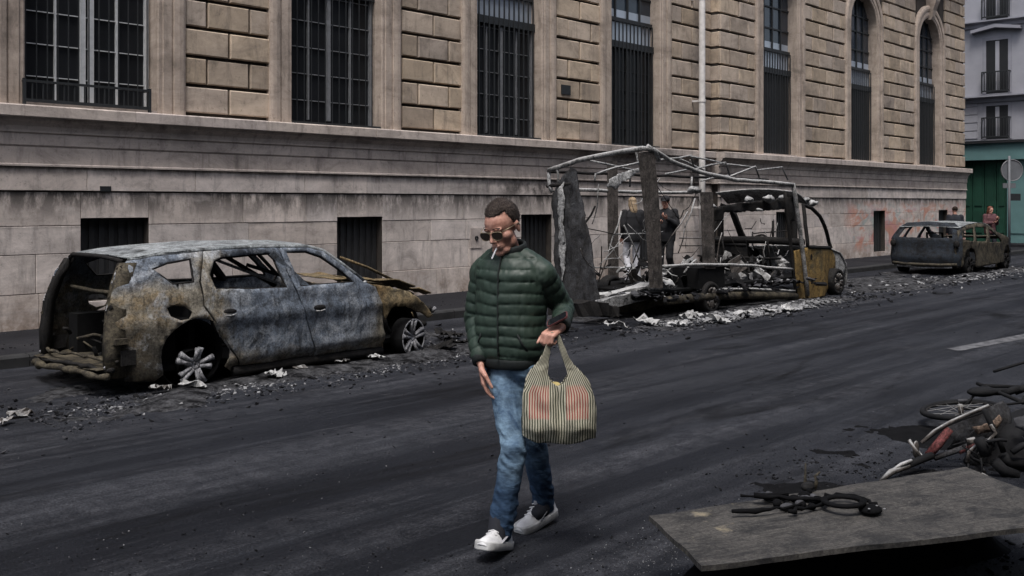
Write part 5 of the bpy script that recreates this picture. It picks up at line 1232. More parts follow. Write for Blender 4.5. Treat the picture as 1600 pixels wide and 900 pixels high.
def stripe_attr(o):
    L0, L1, R0, R1 = BG(838, 600)[0], BG(863, 525)[0], BG(902, 600)[0], BG(873, 525)[0]; za, zb2 = BG(0, 612)[1], BG(0, 525)[1]
    vals = []
    for v_ in o.data.vertices:
        x__, z__ = v_.co.x, v_.co.z; k = min(1, max(0, (z__ - za) / (zb2 - za))); lft = x__ < bxc
        c0_ = L0 if lft else R0; c_ = c0_ + ((L1 if lft else R1) - c0_) * k
        vals.append(c0_ + (x__ - c_) * (1 + 1.5 * k))
    a__ = o.data.attributes.new('stripe', 'FLOAT', 'POINT'); a__.data.foreach_set('value', vals)
o = loc('front_side', bagmb, M_bag, bag, True); stripe_attr(o); m_ = o.modifiers.new('th', 'SOLIDIFY'); m_.thickness = .002
o = loc('back_side', bk2, M_bag, bag, True); stripe_attr(o); m_ = o.modifiers.new('th', 'SOLIDIFY'); m_.thickness = .002
# bulky shopping that shows at the mouth of the bag
m_ = MB(); q = BG(868, 600); m_.ell((q[0], -.215, q[1] - .022), (.035, .03, .03), 14, 10); loc('contents', m_, plain('paper_yellow', (.42, .33, .13), .8), bag, True)
# dark phone pinched above the fist
q = BG(871, 499, 4.80); ph_ = MB()
Fm = Matrix.Translation((q[0], -.22, q[1])) @ Matrix.Rotation(R(-18), 4, 'Z') @ Matrix.Rotation(R(-28), 4, 'Y') @ Matrix.Rotation(R(28), 4, 'X')
pr_ = [(sx_ * (.056 - c_), sy_ * (.030 - c2)) for sx_, sy_, c_, c2 in ((-1, -1, 0, .01), (-1, -1, .01, 0), (1, -1, .01, 0), (1, -1, 0, .01), (1, 1, 0, .01), (1, 1, .01, 0), (-1, 1, .01, 0), (-1, 1, 0, .01))]
ph_.rings([[Fm @ Vector((a_, b_, c_)) for a_, b_ in pr_] for c_ in (-.004, .004)])
pho = thing('phone', 'dark smartphone held above the bag straps by the walking man', 'phone', FW * 5.02, -YAW)
loc('phone_body', ph_, plain('phone_case', (.10, .035, .035), .4, .1, 5), pho); fixn(bpy.data.objects['phone_body'])
sc_ = MB(); sc_.rings([[Fm @ Vector((a_ * .92, b_ * .9, c_)) for a_, b_ in pr_] for c_ in (.0041, .0052)]); loc('screen', sc_, plain('phone_screen', (.01, .011, .013), .08, .1, 3, spec=.8, bump=0), pho)

# ---------------- bystanders
def bystander(label, P, rz, sc, hairm, topm, legm, hair_long=False, cap=None, arms='down', group=None, shoem=None):
    root = thing('person', label, 'person', P, rz, group)
    b = MB(); H = Matrix.Translation((0, -.02, 1.60)) @ Matrix.Rotation(R(10), 4, 'X')
    head_shapes(b, H)
    b.cap((0, .02, 1.42), (0, .01, 1.55), .055, .05)
    sh = [Vector((s * .175, .015, 1.40)) for s in (-1, 1)]; hp = [Vector((s * .09, 0, .92)) for s in (-1, 1)]
    kn = [Vector((s * .10, -.03 - .06 * (s > 0), .50)) for s in (-1, 1)]; an = [Vector((s * .11, .02 + .10 * (s > 0), .09)) for s in (-1, 1)]
    if arms == 'down': el = [Vector((s * .225, .05, 1.13)) for s in (-1, 1)]; wr = [Vector((s * .21, -.05, .88)) for s in (-1, 1)]
    else: el = [Vector((s * .235, -.03, 1.13)) for s in (-1, 1)]; wr = [Vector((s * .08, -.24, 1.22 + .05 * s)) for s in (-1, 1)]
    b.cap(hp[0].lerp(hp[1], .5), (0, .01, 1.30), .09, .095); b.cap(sh[0], sh[1], .03, .03)
    for i in (0, 1):
        b.cap(sh[i], el[i], .042, .034); b.cap(el[i], wr[i], .034, .025); b.cap(hp[i], kn[i], .065, .047); b.cap(kn[i], an[i], .046, .034); b.cap(an[i], an[i] + Vector((0, -.1, -.05)), .034, .028)
        d_ = (wr[i] - el[i]).normalized(); hand(b, wr[i], d_, (-.6 if i else .6, -.3, .3) if arms == 'down' else (0, .2, 1), .45, .95, .3, 1 if i == 0 else -1)
    loc('body', fuse(b, .007, 2), M_skin, root)
    j = MB(); cz = [(.80, .19, .145), (.86, .205, .155), (1.05, .20, .15), (1.2, .21, .15), (1.32, .215, .14), (1.40, .17, .115), (1.45, .09, .085), (1.475, .07, .072)]
    j.rings([[(a_ * math.cos(q), .01 + c_ * math.sin(q), z) for q in [2 * math.pi * k / 24 for k in range(24)]] for z, a_, c_ in cz])
    for i in (0, 1): j.cap(sh[i], el[i], .082, .07); j.cap(el[i], wr[i].lerp(el[i], .12), .07, .05)
    me = fuse(j, .012, 3); V = verts_np(me); Nn = norms_np(me); set_verts(me, V + Nn * np.array([.012 * mnoise.noise(Vector(v) * 9) for v in V])[:, None]); loc('jacket', me, topm, root)
    p = MB(); p.ell((0, .0, .91), (.155, .115, .11), 20, 12)
    for i in (0, 1): p.cap(hp[i], kn[i], .095, .075); p.cap(kn[i], an[i], .074, .062)
    me = fuse(p, .012, 3); V = verts_np(me); Nn = norms_np(me); set_verts(me, V + Nn * np.array([.010 * mnoise.noise(Vector(v) * 11) for v in V])[:, None]); loc('trousers', me, legm, root)
    for i in (0, 1):
        s_ = MB(); a_ = an[i]; s_.rings([[(a_.x + w_ * math.cos(q), a_.y + y_, .0 + hh * max(0, .15 + .85 * math.sin(q))) for q in [2 * math.pi * k / 14 for k in range(14)]] for y_, w_, hh in ((-.20, .02, .03), (-.17, .042, .055), (-.1, .048, .075), (-.02, .045, .10), (.05, .04, .10), (.08, .025, .06))]); fixn(loc('shoe', s_, shoem or M_black, root, True))
    hb = MB(); rot = H.to_3x3()
    hb.ell(H @ Vector((0, .028, .042)), (.085, .098, .085), 20, 14, rot)
    if hair_long: hb.ell(H @ Vector((0, .07, -.13)), (.085, .05, .12), 18, 14, rot); hb.ell(H @ Vector((0, .075, -.05)), (.078, .05, .12), 18, 14, rot); hb.ell(H @ Vector((.06, .03, -.04)), (.03, .05, .09), 12, 10, rot); hb.ell(H @ Vector((-.06, .03, -.04)), (.03, .05, .09), 12, 10, rot)
    me = fuse(hb, .009, 2); V = verts_np(me); Nn = norms_np(me); set_verts(me, V + Nn * np.array([.006 * mnoise.noise(Vector(v) * 40) for v in V])[:, None]); loc('hair', me, hairm, root)
    if cap:
        c_ = MB(); c_.ell(H @ Vector((0, .01, .06)), (.092, .108, .075), 20, 12, rot); c_.ell(H @ Vector((0, -.10, .045)), (.065, .06, .012), 16, 8, rot); loc('cap', fuse(c_, .008, 2), cap, root)
    root.scale = (sc,) * 3
    return root
def facing(dx, dy): return math.atan2(dx, -dy)        # local -Y turned to (dx, dy)
q = on_z(988, 438, .12); 
bystander('blond woman in black jacket and white trousers standing behind the burnt van', (q.x * 1.0, q.y, .12) if q.y < 12.4 else on_y(988, 400, 11.9).to_2d().to_3d() + Vector((0, 0, .12)), facing(.5, .9), .985, M_blond, M_black, M_offw, True, None, 'down', None, M_offw)
q = on_y(1040, 400, 11.7)
bystander('person in black with flat cap facing along the pavement behind the burnt van', (q.x, q.y, .12), facing(-.75, -.3), 1.0, M_hair, M_black, M_black, False, M_black, 'front')
q = on_y(1500, 400, 10.4)
bystander('dark haired person in navy coat standing behind the charred estate car', (q.x + 1.0, 10.9, .0), facing(.8, .5), .93, M_hair, M_navy, M_black, False, None, 'down')
q = at_depth(1547, 400, 31.5)
bystander('auburn haired person in dull pink top beyond the charred estate car', (q.x, q.y, 0), facing(-.5, -.8), .93, M_auburn, M_pink, M_navy, True, None, 'front')

# ------------------------------------------------------------------ ash, rubble and scraps
rr_ = random.Random(99); nr = np.random.RandomState(5)
CUBE_F = [(0, 3, 2, 1), (4, 5, 6, 7), (0, 1, 5, 4), (1, 2, 6, 5), (2, 3, 7, 6), (3, 0, 4, 7)]
CV = np.array([(-1, -1, -1), (1, -1, -1), (1, 1, -1), (-1, 1, -1), (-1, -1, 1), (1, -1, 1), (1, 1, 1), (-1, 1, 1)], float)
def chunks(name, pts, smin, smax, mat, power=2.5, flat=.34, k=.52):
    smin *= k; smax *= k; power += .6
    vs_ = []; fs = []
    for i, p_ in enumerate(pts):
        s_ = smin + (smax - smin) * nr.rand() ** power
        sc = np.array([s_ * nr.uniform(.6, 1.6), s_ * nr.uniform(.5, 1.1), s_ * nr.uniform(.2, 1.0) * flat + .002])
        v = CV * (1 + nr.uniform(-.45, .35, (8, 3))) * sc * .5
        a_, b_, c_ = nr.uniform(0, 6.28), nr.uniform(-.5, .5), nr.uniform(-.5, .5)
        Rm = np.array(Matrix.Rotation(a_, 3, 'Z') @ Matrix.Rotation(b_, 3, 'X') @ Matrix.Rotation(c_, 3, 'Y'))
        v = v @ Rm.T; v[:, 2] -= v[:, 2].min() * .7; v += np.array(p_)
        b0 = len(vs_); vs_.extend(map(tuple, v)); fs.extend([tuple(k + b0 for k in f) for f in CUBE_F])
    mb = MB(); mb.v = vs_; mb.f = fs
    return tag(obj(name, mb, mat), kind='stuff')
def strip(n, x0, x1, yc, spread, clump=1.0, z=0.0, seed=1):
    out = []; r2 = random.Random(seed)
    while len(out) < n:
        x = r2.uniform(x0, x1); y = r2.gauss(yc, spread)
        if mnoise.noise(Vector((x * 1.7, y * 2.2, seed))) * clump + r2.uniform(-.4, .4) > -.15: out.append((x, y, z))
    return out
M_ash1 = plain('ash_pale', (0.20, 0.20, 0.205), .95, .5, 9, bump=.5, spec=.1)
M_ash2 = plain('ash_mid', (0.055, 0.055, 0.06), .95, .5, 9, bump=.5, spec=.1)
M_ash3 = plain('char_black', (0.008, 0.008, 0.009), .85, .4, 9, bump=.5, spec=.1)
t = NT('ash_bed'); p = t.pos; a_ = t.noise(p, 6, 9, .8, .4); b_ = t.noise(p, 28, 6, .8)
colb = t.mix(t.ramp(a_, [(.42, 0.0), (.64, 1.0)]), (0.007, 0.007, 0.008), (0.10, 0.10, 0.106)); colb = t.mix(t.math('MULTIPLY', t.ramp(b_, [(.55, 0.0), (.7, 1.0)]), t.ramp(a_, [(.4, 0.0), (.6, .8)])), colb, (0.20, 0.20, 0.21))
M_bed = t.done(colb, .9, t.bump(b_, .9, .02, t.bump(a_, .8, .04)), 0, .08)
def bed(name, x0, x1, y0, y1, h, seed, mat=None, z0=0.0):
    mb = MB(); nx, ny = int((x1 - x0) / .045), int((y1 - y0) / .045); rows = []
    for j in range(ny + 1):
        row = []
        for i in range(nx + 1):
            u_, v_ = i / nx * 2 - 1, j / ny * 2 - 1; x = x0 + (x1 - x0) * i / nx; y = y0 + (y1 - y0) * j / ny
            m = 1 - max(abs(u_) ** 2.5, abs(v_) ** 2.5); n1 = mnoise.noise(Vector((x * 1.3, y * 1.6, seed))); n2 = mnoise.noise(Vector((x * 4, y * 4.5, seed))); n3 = mnoise.noise(Vector((x * 13, y * 13, seed)))
            row.append((x, y, z0 - .012 + h * (m * .75 + .65 * n1 - .24 + .22 * n2 + .14 * n3) * (1 if m > 0 else 0)))
        rows.append(row)
    mb.rings(rows, cap=False, closed=False); o = obj(name, mb, mat or M_bed, None, True); return tag(o, kind='stuff')
bed('ash_bed', 3.1, 9.4, 7.55, 10.4, .085, 1.0)
bed('ash_bed', 10.6, 18.3, 7.45, 10.6, .06, 7.0)
bed('ash_bed', 17.8, 23.6, 7.6, 10.2, .085, 13.0)
bed('ash_bed', 23.0, 28.6, 7.7, 10.5, .09, 17.0)
# hatchback surroundings
chunks('ash_debris', strip(1000, 3.2, 8.0, 8.15, .20, 1, .0, 1), .008, .06, M_ash1, 3)
chunks('ash_debris', strip(2200, 3.0, 8.6, 8.12, .28, 1, .0, 2), .010, .06, M_ash2, 3)
chunks('charred_debris', strip(1300, 3.0, 9.2, 8.2, .45, 1, .0, 3), .008, .08, M_ash3, 3)
chunks('ash_debris', strip(450, 7.4, 9.6, 8.9, .5, 1, .0, 4), .01, .10, M_ash2, 2.5)
chunks('ash_debris', strip(260, 7.4, 9.8, 8.9, .5, 1, .0, 5), .01, .07, M_ash1, 3)
chunks('charred_debris', strip(300, 7.4, 10.2, 8.9, .6, 1, .0, 6), .015, .13, M_ash3, 2)
chunks('ash_debris', strip(260, 2.2, 4.2, 8.6, .6, 1, .0, 7), .008, .07, M_ash2, 3)
# van surroundings
chunks('ash_debris', strip(1300, 11.2, 16.4, 7.95, .16, 1, .02, 8), .012, .11, M_ash1, 2.6)
chunks('ash_debris', strip(1800, 10.4, 17.6, 7.95, .32, 1, .0, 9), .012, .09, M_ash2, 2.6)
chunks('charred_debris', strip(900, 10.0, 18.2, 8.0, .5, 1, .0, 10), .012, .12, M_ash3, 2.6)
chunks('ash_debris', strip(600, 12.0, 15.0, 7.75, .11, .6, .02, 11), .03, .17, M_ash1, 2.0)
chunks('charred_debris', strip(700, 11.6, 16.4, 9.2, .5, .3, .30, 12), .08, .34, M_ash3, 1.6)
chunks('ash_debris', strip(110, 11.6, 16.4, 8.9, .3, .3, .36, 13), .04, .18, M_ash1, 2)
chunks('ash_debris', strip(500, 11.6, 16.4, 9.0, .4, .3, .36, 14), .04, .24, M_ash2, 2)
# beyond the van and round the estate car
chunks('ash_debris', strip(350, 17.6, 23.4, 8.4, .5, 1, .0, 15), .02, .13, M_ash1, 2.6)
chunks('charred_debris', strip(600, 17.4, 28.4, 8.5, .6, 1, .0, 16), .02, .16, M_ash3, 2.2)
chunks('ash_debris', strip(420, 22.8, 28.4, 8.15, .3, 1, .0, 17), .02, .13, M_ash1, 2.6)
# grit and glass spread over the carriageway
grit = []
r2 = random.Random(44)
while len(grit) < 3400:
    px, py = r2.uniform(-150, 1750), 470 + 460 * r2.random() ** .8
    q = on_z(px, py)
    if mnoise.noise(Vector((q.x * .55, q.y * 1.1, 2.0))) + r2.uniform(-.25, .35) > .05: grit.append((q.x, q.y, 0))
chunks('road_grit', grit[:1900], .004, .016, M_ash2, 3)
chunks('road_grit', grit[1900:2200], .003, .012, M_ash1, 3)
chunks('road_grit', grit[2200:], .005, .03, M_ash3, 3)
# single larger scraps
def scrap(x, y, z, sx, sy, rz, mat, label, group, seed):
    r3 = random.Random(seed); mb = MB(); rows = []
    for i in range(7):
        rows.append([(sx * (i / 6 - .5) + r3.uniform(-.02, .02) * sx * 4, sy * (j / 5 - .5) + r3.uniform(-.02, .02) * sy * 4, .02 + abs(.35 * sx * mnoise.noise(Vector((i * .5, j * .5, seed)))) + r3.uniform(0, .012)) for j in range(6)])
    mb.rings(rows, cap=False, closed=False); o = obj('burnt_scrap', mb, mat, None, False); o.location = (x, y, z); o.rotation_euler = (r3.uniform(-.2, .2), r3.uniform(-.2, .2), rz)
    md = o.modifiers.new('th', 'SOLIDIFY'); md.thickness = .006; tag(o, label, 'scrap', group)
for k, (px, py, sx, sy) in enumerate(((1080, 496, .3, .2), (1120, 502, .35, .2), (1160, 494, .3, .22), (1200, 489, .26, .2), (1060, 508, .25, .16), (1230, 485, .25, .18), (1010, 506, .3, .2), (960, 512, .28, .18))):
    q = on_z(px, py, .03); scrap(q.x, q.y, .03, sx, sy, k * 1.3, M_tube, 'pale crumpled sheet scrap lying in the ash beside the burnt van', 'scraps beside the van', k)
for k, (px, py, sx, sy) in enumerate(((430, 590, .26, .2), (465, 578, .24, .22), (300, 608, .3, .16), (535, 570, .22, .14), (585, 563, .24, .16), (250, 612, .22, .14))):
    q = on_z(px, py, .02); scrap(q.x, q.y, .02, sx * .75, sy * .75, k * 1.1 + .4, M_tube if k % 2 == 0 else M_post, 'grey ash-coated scrap lying ' + ('below the rear door', 'below the seam between the doors', 'under the rear wheel', 'below the front door', 'just behind the front wheel', 'behind the rear wheel')[k] + ' of the burnt hatchback', 'scraps beside the hatchback', 20 + k)
for k, (px, py, sx, sy) in enumerate(((700, 528, .35, .22), (722, 540, .25, .2), (690, 548, .3, .18))):
    q = on_z(px, py, .02); scrap(q.x, q.y, .03, sx, sy, k * 1.1 + .4, M_char, 'black charred scrap fallen in front of the burnt hatchback', 'scraps in front of the hatchback', 40 + k)
for k, (px, py, sx, sy) in enumerate(((30, 652, .26, .14), (10, 664, .2, .1))):
    q = on_z(px, py, .0); scrap(q.x, q.y, .0, sx * .7, sy * .7, k * .6, M_post, 'flat grey scrap on the road behind the tail of the burnt hatchback', 'scraps behind the hatchback', 50 + k)

# ------------------------------------------------------------------ board with charred remains, bikes
BZ = .30
c4 = [on_z(1015, 806, BZ), on_z(1096, 883, BZ), on_z(1096, 883, BZ), on_z(1508, 730, BZ)]
A_, B_, D_ = c4[0], c4[1], c4[3]
edge = (D_ - A_); near_dir = (on_z(1600, 825, BZ) - B_).normalized(); C_ = B_ + near_dir * edge.length
t = NT('plywood'); v = t.objc; ang = math.atan2(edge.y, edge.x); vv = t.map(v, (1, 1, 1), (0, 0, 0), (0, 0, -ang))
gr_ = t.noise(t.map(vv, (2.0, 46, 1)), 2.5, 8, .7, .25); sp_ = t.noise(t.map(vv, (1, 1.6, 1)), 4.5, 10, .82, .6)
colw = t.ramp(gr_, [(.3, (.032, .030, .028)), (.55, (.068, .063, .058)), (.75, (.11, .102, .09))])
colw = t.mix(t.ramp(sp_, [(.44, 0.0), (.60, .92)]), colw, (.012, .012, .013)); fr3 = t.noise(vv, 70, 7, .8)
colw = t.mix(.85, colw, t.ramp(fr3, [(.34, .25), (.62, 1.4)]), 'MULTIPLY'); ylw = t.noise(t.map(vv, (1, 1, 1), (4, 9, 0)), 2.1, 6, .7)
colw = t.mix(t.ramp(ylw, [(.64, 0.0), (.72, .8)]), colw, (.26, .22, .15))
M_ply = t.done(colw, .85, t.bump(fr3, .4, .004, t.bump(gr_, .3, .006)), 0, .3)
board = MB(); n_ = 26; top = []; bot = []; TH = .022
ol = []
def lerp(a, b, u): return a + (b - a) * u
def wob_(p_, k): return p_ + Vector((.006 * mnoise.noise(p_ * 7), .006 * mnoise.noise(p_ * 7 + Vector((3, 3, 3))), 0))
rows = [[wob_(lerp(lerp(A_, D_, i / n_), lerp(B_, C_, i / n_), j / 12), 0) + Vector((0, 0, .01 * mnoise.noise(Vector((i * .2, j * .3, 1))))) for i in range(n_ + 1)] for j in range(13)]
board.rings(rows, cap=False, closed=False)
o = obj('wooden_board', board, M_ply); md = o.modifiers.new('th', 'SOLIDIFY'); md.thickness = TH; md.offset = -1
tag(o, 'large weathered grey plywood board propped on charred rubble beside the bikes', 'board')
fixn(o)
if sum(p_.normal.z for p_ in o.data.polygons) < 0: o.data.flip_normals()
# black heap that carries the board; its black stands for the shade beneath
cen = (A_ + B_ + C_ + D_) / 4
mb = MB(); nx = 60; rows = []; pad = -.14; e1 = (D_ - A_); e2 = (B_ - A_)
M_soot_shade = plain('soot_and_shade', (0.004, 0.004, 0.0045), .9, .4, 12, bump=.6, spec=.08)  # charred black, on the heap also put in for the board's shade
for j in range(31):
    row = []
    for i in range(61):
        u_, v_ = -.0 + 1.0 * i / 60, .10 + .62 * j / 30; q = A_ + e1 * u_ + e2 * v_; m = min(1, 5 * min(i / 60, 1 - i / 60)) * min(1, 4 * min(j / 30, 1 - j / 30))
        row.append((q.x, q.y, -.01 + min(BZ - TH - .008, m * (.25 + .10 * mnoise.noise(Vector((q.x * 6, q.y * 6, 1))) + .05 * mnoise.noise(Vector((q.x * 17, q.y * 17, 1)))))))
    rows.append(row)
mb.rings(rows, cap=False, closed=False); tag(obj('charred_shade_heap', mb, M_soot_shade, None, True), kind='stuff')
pts = []
for k in range(900):
    u_, v_ = r2.uniform(-.25, 1.15), r2.gauss(.9, .35); q = A_ + e1 * u_ + e2 * v_; pts.append((q.x, q.y, 0))
chunks('charred_debris', pts, .008, .06, M_soot_shade, 2.5)
pts = [];
for k in range(700):
    q = on_z(r2.gauss(1030, 60), r2.gauss(868, 28)); pts.append((q.x, q.y, 0))
chunks('glass_grit', pts[:450], .004, .014, M_ash2, 2.5); chunks('glass_grit', pts[450:], .003, .010, M_ash1, 2.5)
pts = []
for k in range(1000):
    q = on_z(r2.gauss(1330, 110), r2.gauss(735, 26)); pts.append((q.x, q.y, 0))
chunks('charred_debris', pts[:650], .006, .035, M_ash3, 2.5); chunks('ash_debris', pts[650:], .004, .016, M_ash2, 2.5)
bq = on_z(1420, 735); bed('soot_bed', bq.x - 1.6, bq.x + 1.9, bq.y - 1.1, bq.y + 1.1, .022, 23.0, M_soot_shade)
bq = on_z(1290, 748); bed('soot_bed', bq.x - .9, bq.x + 1.0, bq.y - .5, bq.y + .55, .022, 29.0, M_soot_shade)
wb = strip(1500, -1, 19.6, 12.84, .05, .6, .12, 71) + strip(900, 20.5, 36, 12.62, .05, .6, .12, 72)
chunks('ash_debris', wb[:1700], .01, .05, M_ash2, 2.2); chunks('ash_debris', wb[1700:], .008, .04, M_ash1, 2.2)
chunks('charred_debris', strip(700, 2, 19, 11.4, .5, 1, .12, 73), .006, .05, M_ash3, 2.6)
# charred bicycle parts on the board
BT = BZ + .006
tang = thing('charred_bike_parts', 'charred tangle of bicycle crank parts and pale brake levers lying on the board', 'bike parts', on_z(1270, 785, BT))
def B3(px, py, z=BT): return on_z(px, py, z)
m_ = MB(); m_.lathe([(.07, 0), (.098, 0), (.100, .014), (.07, .014)], B3(1318, 786, BT + .03), (0, .05, 1), 30); obj('chain_ring', m_, M_soot_shade, tang, True)
m_ = MB(); m_.ell(B3(1360, 796, BT + .015), (.06, .05, .02), 16, 8); obj('hub', m_, M_soot_shade, tang, True)
for k in range(4):
    m_ = MB(); q = B3(1346 + 12 * k, 790 + 5 * (k % 2), BT + .034); m_.ell(q, (.006, .006, .003), 8, 6); obj('bolt', m_, M_ash1, tang, True)
for k, pts in enumerate(([(1145, 799), (1190, 798), (1235, 792), (1260, 786)], [(1180, 776), (1230, 778), (1300, 780)], [(1235, 800), (1255, 794), (1300, 786)], [(1160, 775), (1200, 774), (1245, 772)], [(1290, 776), (1320, 774), (1350, 782), (1375, 792)])):
    m_ = MB(); P_ = [B3(a_, b_, BT + .022 + .008 * (k % 2)) for a_, b_ in pts]; P2 = []
    for a__, b__ in zip(P_[:-1], P_[1:]): P2 += [a__.lerp(b__, u_) + Vector((r2.uniform(-.006, .006), r2.uniform(-.008, .008), r2.uniform(-.004, .006))) for u_ in (0, .25, .5, .75)]
    m_.tube(P2, [r2.uniform(.005, .014) for _ in P2], 7); obj('charred_tube', m_, M_soot_shade, tang, True)
for k in range(26):
    q = B3(r2.gauss(1245, 28), r2.gauss(781, 7), BT + .012); m_ = MB(); m_.ell(q, (r2.uniform(.012, .04), r2.uniform(.012, .03), r2.uniform(.01, .022)), 8, 6, Matrix.Rotation(r2.uniform(0, 3), 3, 'Z')); obj('melted_lump', m_, M_soot_shade if k % 5 else M_ash2, tang, True)
q = B3(1258, 764, BT + .0); 
m_ = MB(); m_.tube([q + Vector((0, 0, .0)), q + Vector((0, 0, .05)), q + Vector((.004, 0, .125))], [.012, .007, .004], 7); obj('brake_lever', m_, M_olive, tang, True)
q = B3(1272, 764, BT); m_ = MB(); m_.tube([q, q + RT * .012 + Vector((0, 0, .035)), q + RT * .004 + Vector((0, 0, .062)), q + RT * .028 + Vector((0, 0, .082))], [.012, .008, .007, .005], 7); obj('brake_lever', m_, M_olive, tang, True)
q = B3(1262, 766, BT); m_ = MB(); m_.ell(q + Vector((0, 0, .018)), (.045, .03, .022), 12, 8); obj('clamp', m_, M_char, tang, True)

# charred bicycle lying flat
M_green = plain('tape_green', (.03, .22, .06), .6); M_red = scorched('scorched_red', (.11, .03, .03), (.18, .06, .06), (.07, .045, .042), .34, .34, 3.0, 6, (.26, .18, .17))
M_fade = scorched('scorched_fairing', (.035, .035, .04), (.055, .055, .06), (.02, .02, .022), .36, .32, 8.0, 4, (.15, .145, .15))
M_rub = plain('rubber_burnt', (.010, .010, .011), .8, .3, 14, bump=.4, spec=.15)
def bike_wheel(c, nrm, r, par, spk=16):
    nrm = Vector(nrm).normalized(); a_ = nrm.cross(Vector((1, 0, 0))).normalized(); b_ = nrm.cross(a_); c = Vector(c)
    m_ = MB(); m_.tube([c + (a_ * math.cos(q) + b_ * math.sin(q)) * r for q in [2 * math.pi * k / 40 for k in range(40)]], .021, 8, loop=True); w_ = obj('wheel', m_, M_rub, par, True)
    m_ = MB(); m_.tube([c + (a_ * math.cos(q) + b_ * math.sin(q)) * (r - .028) for q in [2 * math.pi * k / 40 for k in range(40)]], .009, 6, loop=True); obj('rim', m_, M_char, w_, True)
    m_ = MB(); m_.tube([c - nrm * .04, c + nrm * .04], .02, 8); obj('hub', m_, M_post, w_, True)
    for k in range(spk):
        q = 2 * math.pi * k / spk; m_ = MB(); m_.tube([c + nrm * (.03 if k % 2 else -.03), c + (a_ * math.cos(q) + b_ * math.sin(q)) * (r - .03)], .0018, 4); obj('spoke', m_, M_post, w_)
w1 = on_z(1501, 640, .13); bike = thing('charred_bicycle', 'charred bicycle lying flat on the road behind the burnt scooter', 'bicycle', (w1.x, w1.y, 0))
bike_wheel(w1, (-.08, .10, 1), .27, bike); w2 = w1 + RT * .95 + FW * .16 + Vector((0, 0, .06)); bike_wheel(w2, (.15, -.25, 1), .27, bike)
bb_ = w1 + RT * .48 + FW * .02 + Vector((0, 0, .05)); hd_ = w2 + FW * .38 - RT * .14; st_ = bb_ + FW * .42 - RT * .1 + Vector((0, 0, .05))
for nm, a_, b_, r_, mt in (('down_tube', bb_, hd_, .018, M_rub), ('top_tube', st_, hd_ + FW * .05, .016, M_rub), ('seat_tube', bb_, st_ + FW * .1, .016, M_rub), ('chain_stay', bb_, w1, .010, M_rub), ('seat_stay', st_, w1, .009, M_rub), ('fork', hd_, w2, .013, M_post), ('handlebar', hd_ + FW * .1 - RT * .25 + Vector((0, 0, .12)), hd_ + FW * .12 + RT * .2 + Vector((0, 0, .25)), .012, M_rub), ('frame_tape', bb_ + RT * .14 + Vector((0, 0, .03)), bb_ + RT * .32 + FW * .05 + Vector((0, 0, .04)), .02, M_green)):
    m_ = MB(); m_.tube([a_, (a_ + b_) / 2, b_], r_, 8); obj(nm, m_, mt, bike, True)
sd2 = on_z(1535, 612, .22); m_ = MB(); m_.ell(sd2, (.13, .07, .04), 16, 10, Matrix.Rotation(-.6, 3, 'Z')); obj('saddle', m_, M_rub, bike, True)
for k in range(5):
    q = on_z(1550 + 18 * k, 612 + 3 * (k % 2), .2); m_ = MB(); m_.tube([q, q + RT * .12 + Vector((0, 0, .05 * math.sin(k)))], .03, 8); obj('charred_bag_remnant', m_, M_rub, bike, True)
q = on_z(1497, 626, .18); m_ = MB(); m_.tube([q, q + RT * .07], .012, 8); obj('pedal', m_, M_ash2, bike, True)
# burnt scooter on its side
sq = at_depth(1500, 700, 6.35)
scoot = thing('burnt_scooter', 'burnt motor scooter lying on its side against the plywood board, faded red struts', 'scooter', (sq.x, sq.y, 0))
def S3(px, py, t_=6.35): return at_depth(px, py, t_)
def stube(nm, pts, r_, mt, ts=None, flat=1.0):
    m_ = MB(); m_.tube([S3(a_, b_, (ts[i] if ts else 6.35)) for i, (a_, b_) in enumerate(pts)], r_, 9, flat=flat); return obj(nm, m_, mt, scoot, True)
stube('fork', [(1376, 752), (1392, 738), (1420, 728)], [.012, .02, .018], M_post, (6.05, 6.1, 6.2))
stube('fork', [(1394, 735), (1408, 726), (1424, 720)], [.008, .012, .012], M_tube, (6.12, 6.15, 6.2))
stube('fork', [(1420, 726), (1440, 718), (1456, 712)], .024, M_rub, (6.2, 6.25, 6.3))
stube('strut', [(1450, 712), (1466, 694), (1484, 670)], [.026, .030, .026], M_red)
stube('frame_tube', [(1440, 692), (1460, 674), (1484, 660), (1520, 644), (1545, 634)], .012, M_post)
stube('frame_tube', [(1446, 688), (1476, 666), (1500, 656), (1540, 642)], .010, M_rub)
stube('frame_tube', [(1460, 716), (1500, 702), (1530, 690), (1552, 688)], .018, M_fade)
stube('frame_tube', [(1498, 706), (1512, 698), (1530, 692)], .020, M_red)
stube('frame_tube', [(1538, 640), (1550, 666), (1562, 690), (1568, 706)], .018, M_rub, (6.25,) * 4)
stube('fender_arc', [(1511, 722), (1514, 706), (1526, 696), (1544, 690), (1556, 676), (1548, 664)], .011, M_post, (6.2,) * 6)
m_ = MB(); m_.lathe([(.055, -.01), (.07, -.01), (.07, .01), (.055, .01)], S3(1431, 702), (.3, -.6, .5), 18); obj('mirror_ring', m_, M_post, scoot, True)
m_ = MB(); m_.ell(S3(1431, 702, 6.36), (.045, .012, .055), 12, 8); obj('mirror', m_, M_post, scoot, True)
